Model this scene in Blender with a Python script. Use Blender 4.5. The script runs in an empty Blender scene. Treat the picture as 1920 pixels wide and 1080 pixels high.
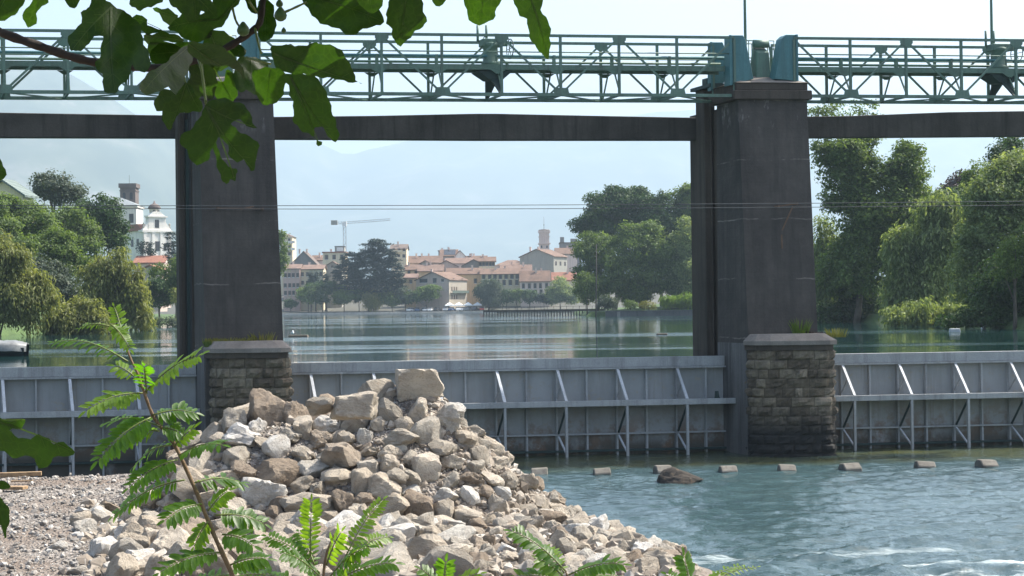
import bpy, bmesh, math, random
import numpy as np
from mathutils import Vector, Matrix, noise
from mathutils.geometry import delaunay_2d_cdt
R = math.radians
sc = bpy.context.scene
COL = sc.collection
# ------------------------------------------------------------------ camera
F = 3000.0                       # focal length in pixels of the 1920 px wide photograph
CAM = Vector((0, 0, 5.8))
PITCH = math.atan(35 / F); ROLL = 0.0122
_r0 = Vector((1, 0, 0)); CF = Vector((0, math.cos(PITCH), math.sin(PITCH))); _u0 = _r0.cross(CF)
CR = _r0 * math.cos(ROLL) - _u0 * math.sin(ROLL)
CU = _r0 * math.sin(ROLL) + _u0 * math.cos(ROLL)
cd = bpy.data.cameras.new('camera'); cam = bpy.data.objects.new('camera', cd); COL.objects.link(cam)
cd.sensor_width = 36; cd.lens = F / 1920 * 36; cd.clip_start = 0.1; cd.clip_end = 30000
m = Matrix((CR, CU, -CF)).transposed().to_4x4(); m.translation = CAM; cam.matrix_world = m
sc.camera = cam
# ------------------------------------------------------------------ light
SUN_AZ, SUN_EL = R(64), R(52)    # measured from the view direction towards the right
SD = Vector((math.sin(SUN_AZ) * math.cos(SUN_EL), math.cos(SUN_AZ) * math.cos(SUN_EL), math.sin(SUN_EL)))
w = bpy.data.worlds.new('World'); sc.world = w; w.use_nodes = True
nt = w.node_tree; bg = nt.nodes['Background']
sky = nt.nodes.new('ShaderNodeTexSky'); sky.sky_type = 'NISHITA'; sky.sun_disc = False
sky.sun_elevation = SUN_EL; sky.sun_rotation = SUN_AZ
sky.air_density = 1.0; sky.dust_density = 4.0; sky.ozone_density = 1.0
nt.links.new(sky.outputs[0], bg.inputs[0]); bg.inputs[1].default_value = 0.15
sl = bpy.data.lights.new('sun', 'SUN'); sl.energy = 5.0; sl.angle = R(0.5); sl.color = (1, 0.95, 0.86)
so = bpy.data.objects.new('sun', sl); COL.objects.link(so)
so.rotation_euler = SD.to_track_quat('Z', 'Y').to_euler(); so.location = (40, 20, 60)
sc.view_settings.view_transform = 'Standard'; sc.view_settings.look = 'None'
sc.view_settings.gamma = 1; sc.view_settings.use_curve_mapping = False
sc.view_settings.exposure = 1.0
sc.render.engine = 'CYCLES'
sc.cycles.max_bounces = 8; sc.cycles.transparent_max_bounces = 12; sc.cycles.volume_bounces = 0
sc.cycles.use_denoising = True; sc.cycles.caustics_reflective = False; sc.cycles.caustics_refractive = False
# ------------------------------------------------------------------ pixel -> world
def ray(px, py): return CF + CR * ((px - 960) / F) - CU * ((py - 540) / F)
def P(px, py, Y):
    d = ray(px, py); return CAM + d * (Y / d.y)
def PZ(px, py, z):
    d = ray(px, py); return CAM + d * ((z - CAM.z) / d.z)
TH, PH = R(7.5), R(20)           # the weir runs skew to the view; its piers point upstream
WU = Vector((math.cos(TH), math.sin(TH), 0)); WV = Vector((-math.sin(PH), math.cos(PH), 0))
W0 = Vector((-0.2, 62, 0))
def W(u, v, z): return W0 + WU * u + WV * v + Vector((0, 0, z))
def WP(px, py, v=0.0):           # (u, z) on the weir plane at offset v
    d = ray(px, py); q = W0 + WV * v - CAM
    det = d.x * (-WU.y) + WU.x * d.y
    t = (q.x * (-WU.y) + WU.x * q.y) / det
    u = (d.x * q.y - d.y * q.x) / det
    u = ((CAM + d * t) - (W0 + WV * v)); uu = u.x * WU.x + u.y * WU.y
    return uu, (CAM + d * t).z
# ------------------------------------------------------------------ objects
ORG = {}
def tag(o, label=None, cat=None, group=None, kind=None):
    if label: o['label'] = label
    if cat: o['category'] = cat
    if group: o['group'] = group
    if kind: o['kind'] = kind
    return o
def empty(name, loc, label, cat, group=None):
    o = bpy.data.objects.new(name, None); COL.objects.link(o); o.location = loc; o.empty_display_size = 0.2
    ORG[o.name] = Vector(loc); return tag(o, label, cat, group)
def org(o): return ORG.get(o.name, Vector((0, 0, 0)))
def link(name, me, mats=(), parent=None):
    for x in (mats if isinstance(mats, (list, tuple)) else [mats]): me.materials.append(x)
    o = bpy.data.objects.new(name, me); COL.objects.link(o)
    if parent is not None:
        o.parent = parent; ORG[o.name] = org(parent)
    return o
def npmesh(name, V, Fq, mats, parent=None, smooth=False, mi=None, loc=None):
    """V (n,3) world coordinates, Fq (m,k) faces"""
    V = np.asarray(V, dtype=np.float64)
    if parent is not None: V = V - np.array(org(parent))
    if loc is not None: V = V - np.array(loc)
    Fq = np.asarray(Fq, dtype=np.int32); k = Fq.shape[1]
    me = bpy.data.meshes.new(name)
    me.vertices.add(len(V)); me.vertices.foreach_set('co', V.ravel().astype(np.float32))
    me.loops.add(Fq.size); me.loops.foreach_set('vertex_index', Fq.ravel())
    me.polygons.add(len(Fq)); me.polygons.foreach_set('loop_start', np.arange(0, Fq.size, k, dtype=np.int32))
    if mi is not None: me.polygons.foreach_set('material_index', np.asarray(mi, dtype=np.int32))
    me.polygons.foreach_set('use_smooth', np.full(len(Fq), smooth, dtype=bool))
    me.update(calc_edges=True); me.validate()
    o = link(name, me, mats, parent)
    if loc is not None: o.location = loc
    return o
class MB:
    def __init__(s): s.v = []; s.f = []; s.m = []; s.sm = []
    def add(s, vs, fs, mi=0, smooth=False):
        b = len(s.v); s.v += [Vector(x) for x in vs]
        for f in fs: s.f.append([b + i for i in f]); s.m.append(mi); s.sm.append(smooth)
        return s
    def hexa(s, p, mi=0):        # p: 4 bottom ccw, 4 top ccw
        return s.add(p, [(3, 2, 1, 0), (4, 5, 6, 7), (0, 1, 5, 4), (1, 2, 6, 5), (2, 3, 7, 6), (3, 0, 4, 7)], mi)
    def box(s, x0, x1, y0, y1, z0, z1, mi=0, fn=None):
        p = [(x0, y0, z0), (x1, y0, z0), (x1, y1, z0), (x0, y1, z0), (x0, y0, z1), (x1, y0, z1), (x1, y1, z1), (x0, y1, z1)]
        if fn: p = [fn(*q) for q in p]
        return s.hexa(p, mi)
    def bar(s, a, b, w, h, up=Vector((0, 0, 1)), mi=0):
        a, b = Vector(a), Vector(b); d = (b - a).normalized()
        x = d.cross(up)
        if x.length < 1e-4: x = d.cross(Vector((0, 1, 0)))
        x.normalize(); y = x.cross(d).normalized(); x *= w / 2; y *= h / 2
        return s.hexa([a - x - y, a + x - y, a + x + y, a - x + y, b - x - y, b + x - y, b + x + y, b - x + y], mi)
    def tube(s, pts, rad, n=8, mi=0, cap=True):
        pts = [Vector(p) for p in pts]; k = len(pts)
        rr = rad if isinstance(rad, (list, tuple)) else [rad] * k
        b = len(s.v); prev = None
        for i, p in enumerate(pts):
            d = (pts[min(i + 1, k - 1)] - pts[max(i - 1, 0)]).normalized()
            x = prev - d * prev.dot(d) if prev is not None else d.orthogonal()
            x.normalize(); prev = x; y = d.cross(x)
            for j in range(n):
                a = 2 * math.pi * j / n; s.v.append(p + (x * math.cos(a) + y * math.sin(a)) * rr[i])
        for i in range(k - 1):
            for j in range(n):
                a, c = b + i * n + j, b + i * n + (j + 1) % n
                s.f.append([a, c, c + n, a + n]); s.m.append(mi); s.sm.append(True)
        if cap:
            s.f.append([b + j for j in range(n)][::-1]); s.m.append(mi); s.sm.append(False)
            s.f.append([b + (k - 1) * n + j for j in range(n)]); s.m.append(mi); s.sm.append(False)
        return s
    def prism(s, poly, off, mi=0):       # poly: list of 3d points, off: extrusion vector
        n = len(poly); off = Vector(off); b = [Vector(p) for p in poly]; t = [p + off for p in b]
        fs = [tuple(range(n))[::-1], tuple(range(n, 2 * n))] + [(i, (i + 1) % n, n + (i + 1) % n, n + i) for i in range(n)]
        return s.add(b + t, fs, mi)
    def lathe(s, c, prof, n=16, mi=0):   # prof: (radius, z)
        c = Vector(c); b = len(s.v); k = len(prof)
        for r, z in prof:
            for j in range(n):
                a = 2 * math.pi * j / n; s.v.append(c + Vector((r * math.cos(a), r * math.sin(a), z)))
        for i in range(k - 1):
            for j in range(n):
                a, d = b + i * n + j, b + i * n + (j + 1) % n
                s.f.append([a, d, d + n, a + n]); s.m.append(mi); s.sm.append(True)
        s.f.append([b + j for j in range(n)][::-1]); s.m.append(mi); s.sm.append(False)
        s.f.append([b + (k - 1) * n + j for j in range(n)]); s.m.append(mi); s.sm.append(False)
        return s
    def build(s, name, mats, parent=None, bevel=0, loc=None):
        o_ = org(parent) if parent is not None else (Vector(loc) if loc is not None else Vector((0, 0, 0)))
        me = bpy.data.meshes.new(name); me.from_pydata([tuple(v - o_) for v in s.v], [], s.f)
        me.polygons.foreach_set('material_index', s.m); me.polygons.foreach_set('use_smooth', s.sm)
        bm = bmesh.new(); bm.from_mesh(me); bmesh.ops.recalc_face_normals(bm, faces=bm.faces)
        if bevel: bmesh.ops.bevel(bm, geom=list(bm.edges), offset=bevel, segments=1, affect='EDGES')
        bm.to_mesh(me); bm.free(); me.update()
        o = link(name, me, mats, parent)
        if parent is None and loc is not None: o.location = loc; ORG[o.name] = Vector(loc)
        return o
# ------------------------------------------------------------------ materials
def mat(name): 
    x = bpy.data.materials.new(name); x.use_nodes = True
    return x, x.node_tree, x.node_tree.nodes['Principled BSDF']
def nd(t, ty, **kw):
    n = t.nodes.new(ty)
    for k, v in kw.items():
        if k in n.inputs: n.inputs[k].default_value = v
        else: setattr(n, k, v)
    return n
def ramp(t, src, stops):
    r = t.nodes.new('ShaderNodeValToRGB'); e = r.color_ramp.elements
    while len(e) < len(stops): e.new(0.5)
    for el, (p, c) in zip(e, stops): el.position = p; el.color = (*c, 1) if len(c) == 3 else c
    t.links.new(src, r.inputs[0]); return r.outputs[0]
def mixc(t, fac, a, b, mode='MIX'):
    x = t.nodes.new('ShaderNodeMix'); x.data_type = 'RGBA'; x.blend_type = mode
    for s, v in ((0, fac), (6, a), (7, b)):
        if hasattr(v, 'is_output'): t.links.new(v, x.inputs[s])
        else: x.inputs[s].default_value = v if s == 0 else (*v, 1)
    return x.outputs[2]
def coords(t, kind='Object', scale=(1, 1, 1)):
    c = t.nodes.new('ShaderNodeTexCoord'); mp = t.nodes.new('ShaderNodeMapping'); mp.inputs['Scale'].default_value = scale
    t.links.new(c.outputs[kind], mp.inputs[0]); return mp.outputs[0]
def pos(t, scale=(1, 1, 1)):
    c = t.nodes.new('ShaderNodeNewGeometry'); mp = t.nodes.new('ShaderNodeMapping'); mp.inputs['Scale'].default_value = scale
    t.links.new(c.outputs['Position'], mp.inputs[0]); return mp.outputs[0]
def ntex(t, vec, scale, detail=5, rough=0.6):
    n = nd(t, 'ShaderNodeTexNoise', Scale=scale, Detail=detail, Roughness=rough); t.links.new(vec, n.inputs['Vector']); return n.outputs['Fac']
def bump(t, b, h, strength=0.3, dist=0.05):
    n = nd(t, 'ShaderNodeBump', Strength=strength, Distance=dist); t.links.new(h, n.inputs['Height']); t.links.new(n.outputs[0], b.inputs['Normal']); return n
def stained(name, c1, c2, c3, scale=0.6, rough=0.85, streak=True, bmp=0.3, bscale=8, spec=0.3, metal=0):
    """base material: two tones in blotches, vertical run-off streaks, fine grain"""
    x, t, b = mat(name); p = pos(t)
    col = ramp(t, ntex(t, p, scale, 8, 0.65), [(0.3, c1), (0.7, c2)])
    if streak:
        f = ntex(t, pos(t, (1.6, 1.6, 0.10)), 1.3, 6, 0.7)
        f2 = ramp(t, f, [(0.48, (0, 0, 0)), (0.72, (1, 1, 1))])
        col = mixc(t, f2, col, c3)
    g = ntex(t, p, bscale * 3, 4, 0.7)
    col = mixc(t, 0.25, col, ramp(t, g, [(0.3, (0.2, 0.2, 0.2)), (0.7, (0.85, 0.85, 0.85))]), 'OVERLAY')
    t.links.new(col, b.inputs['Base Color']); b.inputs['Roughness'].default_value = rough
    b.inputs['Specular IOR Level'].default_value = spec; b.inputs['Metallic'].default_value = metal
    bump(t, b, ntex(t, p, bscale, 8, 0.7), bmp, 0.06); return x
def foliage(name, dark, light, trans=0.35, sat=1.0, rough=0.55, spec=0.3, noise_scale=0.35):
    x, t, b = mat(name); g = nd(t, 'ShaderNodeNewGeometry')
    n = ntex(t, pos(t), noise_scale, 3, 0.6)
    f = nd(t, 'ShaderNodeMath', operation='MULTIPLY_ADD'); t.links.new(g.outputs['Random Per Island'], f.inputs[0]); f.inputs[1].default_value = 0.55
    s = nd(t, 'ShaderNodeMath', operation='MULTIPLY_ADD'); t.links.new(n, s.inputs[0]); s.inputs[1].default_value = 0.9; s.inputs[2].default_value = -0.22
    t.links.new(s.outputs[0], f.inputs[2])
    col = ramp(t, f.outputs[0], [(0.05, dark), (0.95, light)])
    t.links.new(col, b.inputs['Base Color']); b.inputs['Roughness'].default_value = rough; b.inputs['Specular IOR Level'].default_value = spec
    tr = nd(t, 'ShaderNodeBsdfTranslucent')
    tc = mixc(t, 1.0, col, (1.25, 1.25, 0.5), 'MULTIPLY'); t.links.new(tc, tr.inputs[0])
    mx = nd(t, 'ShaderNodeMixShader', Fac=trans); t.links.new(b.outputs[0], mx.inputs[1]); t.links.new(tr.outputs[0], mx.inputs[2])
    t.links.new(mx.outputs[0], t.nodes['Material Output'].inputs[0]); return x
def plain(name, c, rough=0.6, metal=0, spec=0.4, var=0.15, scale=3):
    x, t, b = mat(name)
    lo = tuple(v * (1 - var) for v in c); hi = tuple(min(1, v * (1 + var)) for v in c)
    t.links.new(ramp(t, ntex(t, pos(t), scale, 5), [(0.3, lo), (0.7, hi)]), b.inputs['Base Color'])
    b.inputs['Roughness'].default_value = rough; b.inputs['Metallic'].default_value = metal; b.inputs['Specular IOR Level'].default_value = spec
    return x
M = {}
M['concrete'] = stained('dark_concrete', (0.058, 0.046, 0.037), (0.095, 0.077, 0.061), (0.036, 0.030, 0.025), 0.35, bmp=0.25)
M['concrete_pale'] = stained('pale_concrete', (0.10, 0.097, 0.094), (0.16, 0.155, 0.15), (0.055, 0.052, 0.05), 0.5)
M['beam'] = stained('beam_concrete', (0.055, 0.049, 0.045), (0.11, 0.098, 0.09), (0.036, 0.032, 0.03), 0.5)
M['cap'] = stained('cap_stone', (0.16, 0.14, 0.12), (0.26, 0.23, 0.20), (0.10, 0.09, 0.08), 1.2, streak=False)
M['steel_green'] = stained('green_steel', (0.10, 0.168, 0.128), (0.13, 0.205, 0.158), (0.08, 0.10, 0.08), 0.9, rough=0.55, bmp=0.05, spec=0.4)
M['steel_teal'] = stained('teal_plate', (0.06, 0.16, 0.17), (0.08, 0.20, 0.21), (0.05, 0.12, 0.12), 0.9, rough=0.55, bmp=0.05, spec=0.4)
M['steel_dark'] = stained('dark_steel', (0.025, 0.045, 0.042), (0.04, 0.065, 0.06), (0.02, 0.028, 0.028), 0.9, rough=0.6, bmp=0.05)
M['galv'] = stained('galvanised_bar', (0.42, 0.44, 0.46), (0.55, 0.57, 0.6), (0.3, 0.3, 0.3), 1.2, rough=0.5, bmp=0.05, spec=0.5)
M['slot'] = plain('slot_dark', (0.02, 0.02, 0.02), 0.9)
def gate_mat():
    x, t, b = mat('gate_plate'); p = pos(t)
    col = ramp(t, ntex(t, p, 0.5, 7, 0.6), [(0.3, (0.225, 0.23, 0.225)), (0.7, (0.325, 0.33, 0.325))])
    f = ramp(t, ntex(t, pos(t, (1.5, 1.5, 0.2)), 1.1, 6, 0.7), [(0.5, (0, 0, 0)), (0.75, (0.6, 0.6, 0.6))])
    col = mixc(t, f, col, (0.19, 0.185, 0.17))
    sc2 = ramp(t, ntex(t, pos(t, (1, 1, 1.4)), 2.6, 9, 0.75), [(0.56, (0, 0, 0)), (0.64, (0.6, 0.6, 0.6))]); col = mixc(t, sc2, col, (0.29, 0.255, 0.19))
    col = mixc(t, ramp(t, ntex(t, pos(t, (3.2, 3.2, 0.14)), 1.4, 6, 0.7), [(0.57, (0, 0, 0)), (0.7, (0.5, 0.5, 0.5))]), col, (0.15, 0.105, 0.07))
    sep = nd(t, 'ShaderNodeSeparateXYZ'); t.links.new(pos(t), sep.inputs[0])
    # rust and algae belong to the lowest metre of the plate
    lo = nd(t, 'ShaderNodeMapRange'); t.links.new(sep.outputs[2], lo.inputs[0]); lo.inputs[1].default_value = 1.9; lo.inputs[2].default_value = 0.3
    rn = nd(t, 'ShaderNodeMath', operation='MULTIPLY'); t.links.new(lo.outputs[0], rn.inputs[0])
    t.links.new(ramp(t, ntex(t, p, 1.2, 9, 0.75), [(0.46, (0, 0, 0)), (0.56, (1, 1, 1))]), rn.inputs[1])
    col = mixc(t, rn.outputs[0], col, (0.16, 0.088, 0.045))
    al = nd(t, 'ShaderNodeMapRange'); t.links.new(sep.outputs[2], al.inputs[0]); al.inputs[1].default_value = 0.9; al.inputs[2].default_value = 0.3
    an = nd(t, 'ShaderNodeMath', operation='MULTIPLY'); t.links.new(al.outputs[0], an.inputs[0])
    t.links.new(ramp(t, ntex(t, pos(t, (1, 1, 0.6)), 1.1, 6, 0.7), [(0.3, (0, 0, 0)), (0.5, (1, 1, 1))]), an.inputs[1])
    col = mixc(t, an.outputs[0], col, (0.06, 0.055, 0.042))
    t.links.new(col, b.inputs['Base Color']); b.inputs['Roughness'].default_value = 0.6; bump(t, b, ntex(t, p, 3, 4), 0.06, 0.03)
    return x
M['gate'] = gate_mat()
M['gate_bar'] = stained('gate_bar', (0.29, 0.295, 0.295), (0.40, 0.405, 0.40), (0.2, 0.2, 0.2), 0.9, rough=0.55, bmp=0.05)
# ------------------------------------------------------------------ setting: lake, river, land
ZU = 3.65                                # upper water level
def water(name, deep, shallow, rough, spec, waves, bands=False):
    x, t, b = mat(name)
    p = pos(t)
    col = ramp(t, ntex(t, pos(t, (0.05, 0.12, 1)), 1.0, 5, 0.6), [(0.35, deep), (0.65, shallow)])
    t.links.new(col, b.inputs['Base Color']); b.inputs['Roughness'].default_value = rough; b.inputs['IOR'].default_value = 1.38
    b.inputs['Specular IOR Level'].default_value = spec
    last = None
    for sx, sy, s, st, ds in waves:
        n = nd(t, 'ShaderNodeBump', Strength=st, Distance=ds); t.links.new(ntex(t, pos(t, (sx, sy, 1)), s, 4, 0.6), n.inputs['Height'])
        if last: t.links.new(last.outputs[0], n.inputs['Normal'])
        last = n
    if bands:                    # wind ripples lie on the lake in long bands
        mk_ = nd(t, 'ShaderNodeMath', operation='MULTIPLY'); t.links.new(ntex(t, pos(t, (0.5, 1.6, 1)), 2.2, 4, 0.6), mk_.inputs[0]); t.links.new(ramp(t, ntex(t, pos(t, (0.006, 0.055, 1)), 1.0, 4, 0.55), [(0.52, (0, 0, 0)), (0.64, (1, 1, 1))]), mk_.inputs[1])
        n = nd(t, 'ShaderNodeBump', Strength=1.0, Distance=0.09); t.links.new(mk_.outputs[0], n.inputs['Height']); t.links.new(last.outputs[0], n.inputs['Normal']); last = n
    t.links.new(last.outputs[0], b.inputs['Normal']); return x, t, b
mu, _, _ = water('lake_water', (0.008, 0.035, 0.035), (0.014, 0.048, 0.046), 0.045, 0.5,
                 [(1, 1, 0.35, 0.05, 0.1), (0.25, 1, 1.6, 0.10, 0.04), (0.008, 0.05, 1.0, 0.25, 0.35)], True)
ml, t, b = water('river_water', (0.032, 0.062, 0.068), (0.052, 0.09, 0.096), 0.06, 0.5,
                 [(0.7, 1.3, 2.6, 0.6, 0.08), (1, 1, 8, 0.5, 0.03)])
# foam streaks of the tail race, and the shallow sill below the gates
def bandmask(t, expr_scale, lo, hi):
    return ramp(t, ntex(t, pos(t, expr_scale), 1.0, 7, 0.7), [(lo, (0, 0, 0)), (hi, (1, 1, 1))])
sep = nd(t, 'ShaderNodeSeparateXYZ'); t.links.new(pos(t), sep.inputs[0])
near = nd(t, 'ShaderNodeMapRange'); t.links.new(sep.outputs[1], near.inputs[0]); near.inputs[1].default_value = 39.5; near.inputs[2].default_value = 34.5
fm = nd(t, 'ShaderNodeMath', operation='MULTIPLY'); t.links.new(near.outputs[0], fm.inputs[0]); t.links.new(bandmask(t, (0.22, 0.9, 1), 0.53, 0.66), fm.inputs[1])
old = b.inputs['Base Color'].links[0].from_socket
sill = nd(t, 'ShaderNodeMapRange'); 
mp = nd(t, 'ShaderNodeVectorMath', operation='DOT_PRODUCT'); t.links.new(pos(t), mp.inputs[0]); mp.inputs[1].default_value = (-WU.y, WU.x, 0)
t.links.new(mp.outputs['Value'], sill.inputs[0]); base_d = W0.x * -WU.y + W0.y * WU.x
sill.inputs[1].default_value = base_d - 6.4; sill.inputs[2].default_value = base_d - 4.6
sn = nd(t, 'ShaderNodeMath', operation='MULTIPLY'); t.links.new(sill.outputs[0], sn.inputs[0]); t.links.new(bandmask(t, (0.5, 0.9, 1), 0.3, 0.6), sn.inputs[1])
c1 = mixc(t, sn.outputs[0], old, (0.075, 0.08, 0.03)); c2 = mixc(t, fm.outputs[0], c1, (0.6, 0.68, 0.68))
t.links.new(c2, b.inputs['Base Color'])
rr = nd(t, 'ShaderNodeMath', operation='MULTIPLY_ADD'); t.links.new(fm.outputs[0], rr.inputs[0]); rr.inputs[1].default_value = 0.6; rr.inputs[2].default_value = 0.06
t.links.new(rr.outputs[0], b.inputs['Roughness'])
def sheet(name, pts, m_, kind='structure', div=1):
    V = [tuple(p) for p in pts]; return tag(npmesh(name, V, [list(range(len(V)))], m_), kind=kind)
a, bq = W(-140, 0.12, ZU), W(140, 0.12, ZU)
sheet('lake_water', [a, bq, (700, 640, ZU), (700, 1100, ZU), (-700, 1100, ZU), (-700, 640, ZU)], mu)
a, bq = W(-140, 0.05, 0), W(140, 0.05, 0)
def river_h(x, y):
    d = (y * WU.x - x * WU.y) - base_d
    k = 0.35 + 0.65 * min(1, max(0, (-d - 3.5) / 5)); k *= 1 + .9 * max(0, min(1, (41 - y) / 7)) * max(0, min(1, (x - 1) / 5))
    xx, yy = x * .9 + y * .25, y - x * .2
    h = .055 * noise.noise((xx * .55, yy * .8, 1)) + .036 * noise.noise((xx * 1.3, yy * 1.9, 5)) + .02 * noise.noise((xx * 2.9, yy * 4.0, 9)) + .010 * noise.noise((xx * 6, yy * 8, 3))
    return h * k * 1.75
_x = np.arange(-13, 25, .11); _y = np.arange(26, 66, .11)
_V = [(x, y, river_h(x, y)) for y in _y for x in _x]; _i = np.arange(len(_V)).reshape(len(_y), len(_x))
tag(npmesh('river_water', _V, np.stack([_i[:-1, :-1], _i[:-1, 1:], _i[1:, 1:], _i[1:, :-1]], -1).reshape(-1, 4), ml, smooth=True), kind='structure')
sheet('river_water', [(-130, -60, -.35), (150, -60, -.35), bq + Vector((0, 0, -.35)), a + Vector((0, 0, -.35))], ml)
# ground sheet (bed of lake and river, plain behind the town)
mg, t, b = mat('earth_ground'); t.links.new(ramp(t, ntex(t, pos(t), 0.02, 6), [(0.3, (0.05, 0.08, 0.035)), (0.7, (0.09, 0.10, 0.05))]), b.inputs['Base Color']); b.inputs['Roughness'].default_value = 0.95
tag(npmesh('valley_ground', [(-7000, -300, -3), (7000, -300, -3), (7000, 11000, -3), (-7000, 11000, -3)], [[0, 1, 2, 3]], mg), kind='structure')
def sstep(a, b, x):
    x = np.clip((x - a) / (b - a), 0, 1); return x * x * (3 - 2 * x)
def land_h(X, Y):
    xl = np.interp(Y, [60, 100, 143, 180, 222, 300, 420, 560, 600, 603, 2000], [-75, -62, -47.5, -46.5, -48, -62, -85, -110, -110, 900, 900])
    s = xl - X
    left = ZU - 2 + np.clip(s * 0.9, -3, 2.7) + sstep(0, 34, s - 5) * 14 * sstep(90, 190, Y) * (1 - sstep(225, 330, Y)) + sstep(0, 80, s - 8) * 4
    left = np.where(Y > 590, np.where(Y < 603, ZU - 4, ZU + 0.7 + np.clip(Y - 603, 0, 140) * 0.085), left)
    xr = np.interp(Y, [60, 100, 113, 184, 300, 309, 309.5, 420, 560, 600], [46, 37, 35.5, 36, 38, 38, 12.5, 14, 26, 40])
    s = X - xr
    right = ZU - 2 + np.clip(s * 1.1, -3, 2.9) + sstep(0, 60, s - 4) * 5
    h = np.maximum(left, right)
    return h
xs = np.concatenate([np.linspace(-420, -110, 40), np.linspace(-106, -30, 64), np.linspace(-26, 10, 12), np.linspace(11.5, 60, 60), np.linspace(64, 420, 40)])
ys = np.concatenate([np.linspace(70, 300, 116), [305, 308.8, 309.2, 312], np.linspace(318, 598, 60), [602.6, 603.2, 606], np.linspace(612, 1000, 40)])
XX, YY = np.meshgrid(xs, ys); H = land_h(XX, YY)
H += np.array([[noise.noise((x * 0.06, y * 0.06, 0)) * 0.5 for x in xs] for y in ys]) * (H > ZU + 0.8) * (YY < 590)
idx = np.arange(XX.size).reshape(XX.shape)
Fq = np.stack([idx[:-1, :-1], idx[:-1, 1:], idx[1:, 1:], idx[1:, :-1]], -1).reshape(-1, 4)
ml2, t, b = mat('bank_grass')
t.links.new(ramp(t, ntex(t, pos(t), 0.25, 7, 0.7), [(0.3, (0.028, 0.048, 0.013)), (0.55, (0.06, 0.11, 0.022)), (0.75, (0.085, 0.11, 0.04))]), b.inputs['Base Color']); b.inputs['Roughness'].default_value = 0.9
bump(t, b, ntex(t, pos(t), 1.5, 6, 0.7), 0.8, 0.3)
gs = nd(t, 'ShaderNodeSeparateXYZ'); t.links.new(pos(t), gs.inputs[0]); gr = nd(t, 'ShaderNodeMapRange'); t.links.new(gs.outputs[1], gr.inputs[0]); gr.inputs[1].default_value = 596; gr.inputs[2].default_value = 602
t.links.new(mixc(t, gr.outputs[0], b.inputs['Base Color'].links[0].from_socket, (0.075, 0.075, 0.06)), b.inputs['Base Color'])
tag(npmesh('lake_banks', np.stack([XX, YY, H], -1).reshape(-1, 3), Fq, ml2, smooth=True), kind='structure')
def LH(x, y): return float(land_h(np.array(float(x)), np.array(float(y))))
# ------------------------------------------------------------------ mountains
mm, t, b = mat('wooded_mountain')
t.links.new(ramp(t, ntex(t, pos(t), 0.004, 9, 0.7), [(0.38, (0.03, 0.05, 0.025)), (0.56, (0.07, 0.09, 0.05)), (0.66, (0.15, 0.145, 0.12))]), b.inputs['Base Color']); b.inputs['Roughness'].default_value = 0.95
def mountain(name, ridge, Y, run, seed, rough):
    rx = np.array([p[0] for p in ridge], float); pts = [P(p[0], p[1], Y) for p in ridge]
    wx = np.array([p.x for p in pts]); wz = np.array([p.z for p in pts])
    nx, nt_ = 150, 44
    X = np.linspace(wx[0], wx[-1], nx); top = np.interp(X, wx, wz)
    V = []
    for j in range(nt_):
        tt = j / (nt_ - 1) * 1.5 - 0.5          # -0.5 back foot, 0 ridge, 1 front foot
        for i in range(nx):
            pr = 1 - abs(tt) ** 0.9 if tt > 0 else 1 + tt * 1.6
            x, y = X[i], Y - tt * run
            nn = noise.fractal((x * 0.0012 + seed, y * 0.0012, seed), 1.0, 2.1, 7)
            k = min(1, abs(tt) * 4)
            gul = abs(noise.noise((x * 0.0022 + seed * 3, y * 0.0007, 4.2)))
            z = top[i] * pr + nn * rough * k * max(pr, 0.1) * 1.3 - gul * rough * 0.9 * k * max(pr, 0) + noise.noise((x * .006, seed, 1)) * rough * .06
            V.append((x, y, max(z, -4)))
    ix = np.arange(nx * nt_).reshape(nt_, nx)
    Fm = np.stack([ix[:-1, :-1], ix[:-1, 1:], ix[1:, 1:], ix[1:, :-1]], -1).reshape(-1, 4)
    return tag(npmesh(name, V, Fm, mm, smooth=True), kind='structure')
mountain('mountain', [(-900, -120), (-300, -60), (-120, 20), (0, 86), (60, 98), (130, 130), (200, 172), (260, 212), (310, 240), (370, 285), (430, 370), (500, 470), (600, 550), (800, 575)], 5600, 2500, 3.1, 120)
mountain('mountain', [(-900, 400), (0, 380), (300, 250), (460, 215), (560, 246), (610, 266), (652, 286), (700, 269), (760, 258), (900, 234), (1100, 213), (1310, 196), (1420, 190), (1560, 205), (1700, 228), (1800, 232), (1900, 215), (2300, 190), (2800, 260)], 10000, 3200, 8.7, 140)
# ------------------------------------------------------------------ weir
def wbox(mb, u0, u1, v0, v1, z0, z1, mi=0): return mb.box(u0, u1, v0, v1, z0, z1, mi, W)
def uz(px, py, v=0): return WP(px, py, v)
def stone_mat():
    x, t, b = mat('rough_masonry'); g = nd(t, 'ShaderNodeNewGeometry'); p = pos(t)
    col = ramp(t, g.outputs['Random Per Island'], [(0.0, (0.08, 0.06, 0.04)), (0.5, (0.135, 0.105, 0.07)), (0.85, (0.18, 0.145, 0.10)), (1.0, (0.24, 0.195, 0.14))])
    col = mixc(t, 0.8, col, ramp(t, ntex(t, p, 2.6, 9, 0.75), [(0.32, (0.1, 0.1, 0.1)), (0.5, (0.5, 0.5, 0.5)), (0.68, (0.9, 0.9, 0.9))]), 'OVERLAY')
    s = nd(t, 'ShaderNodeSeparateXYZ'); t.links.new(p, s.inputs[0])
    wet = nd(t, 'ShaderNodeMapRange'); t.links.new(s.outputs[2], wet.inputs[0]); wet.inputs[1].default_value = 2.0; wet.inputs[2].default_value = 0.9
    col = mixc(t, wet.outputs[0], col, (0.022, 0.021, 0.019)); t.links.new(col, b.inputs['Base Color']); b.inputs['Roughness'].default_value = 0.9
    bump(t, b, ntex(t, p, 6, 8, 0.75), 0.9, 0.08); return x
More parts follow.
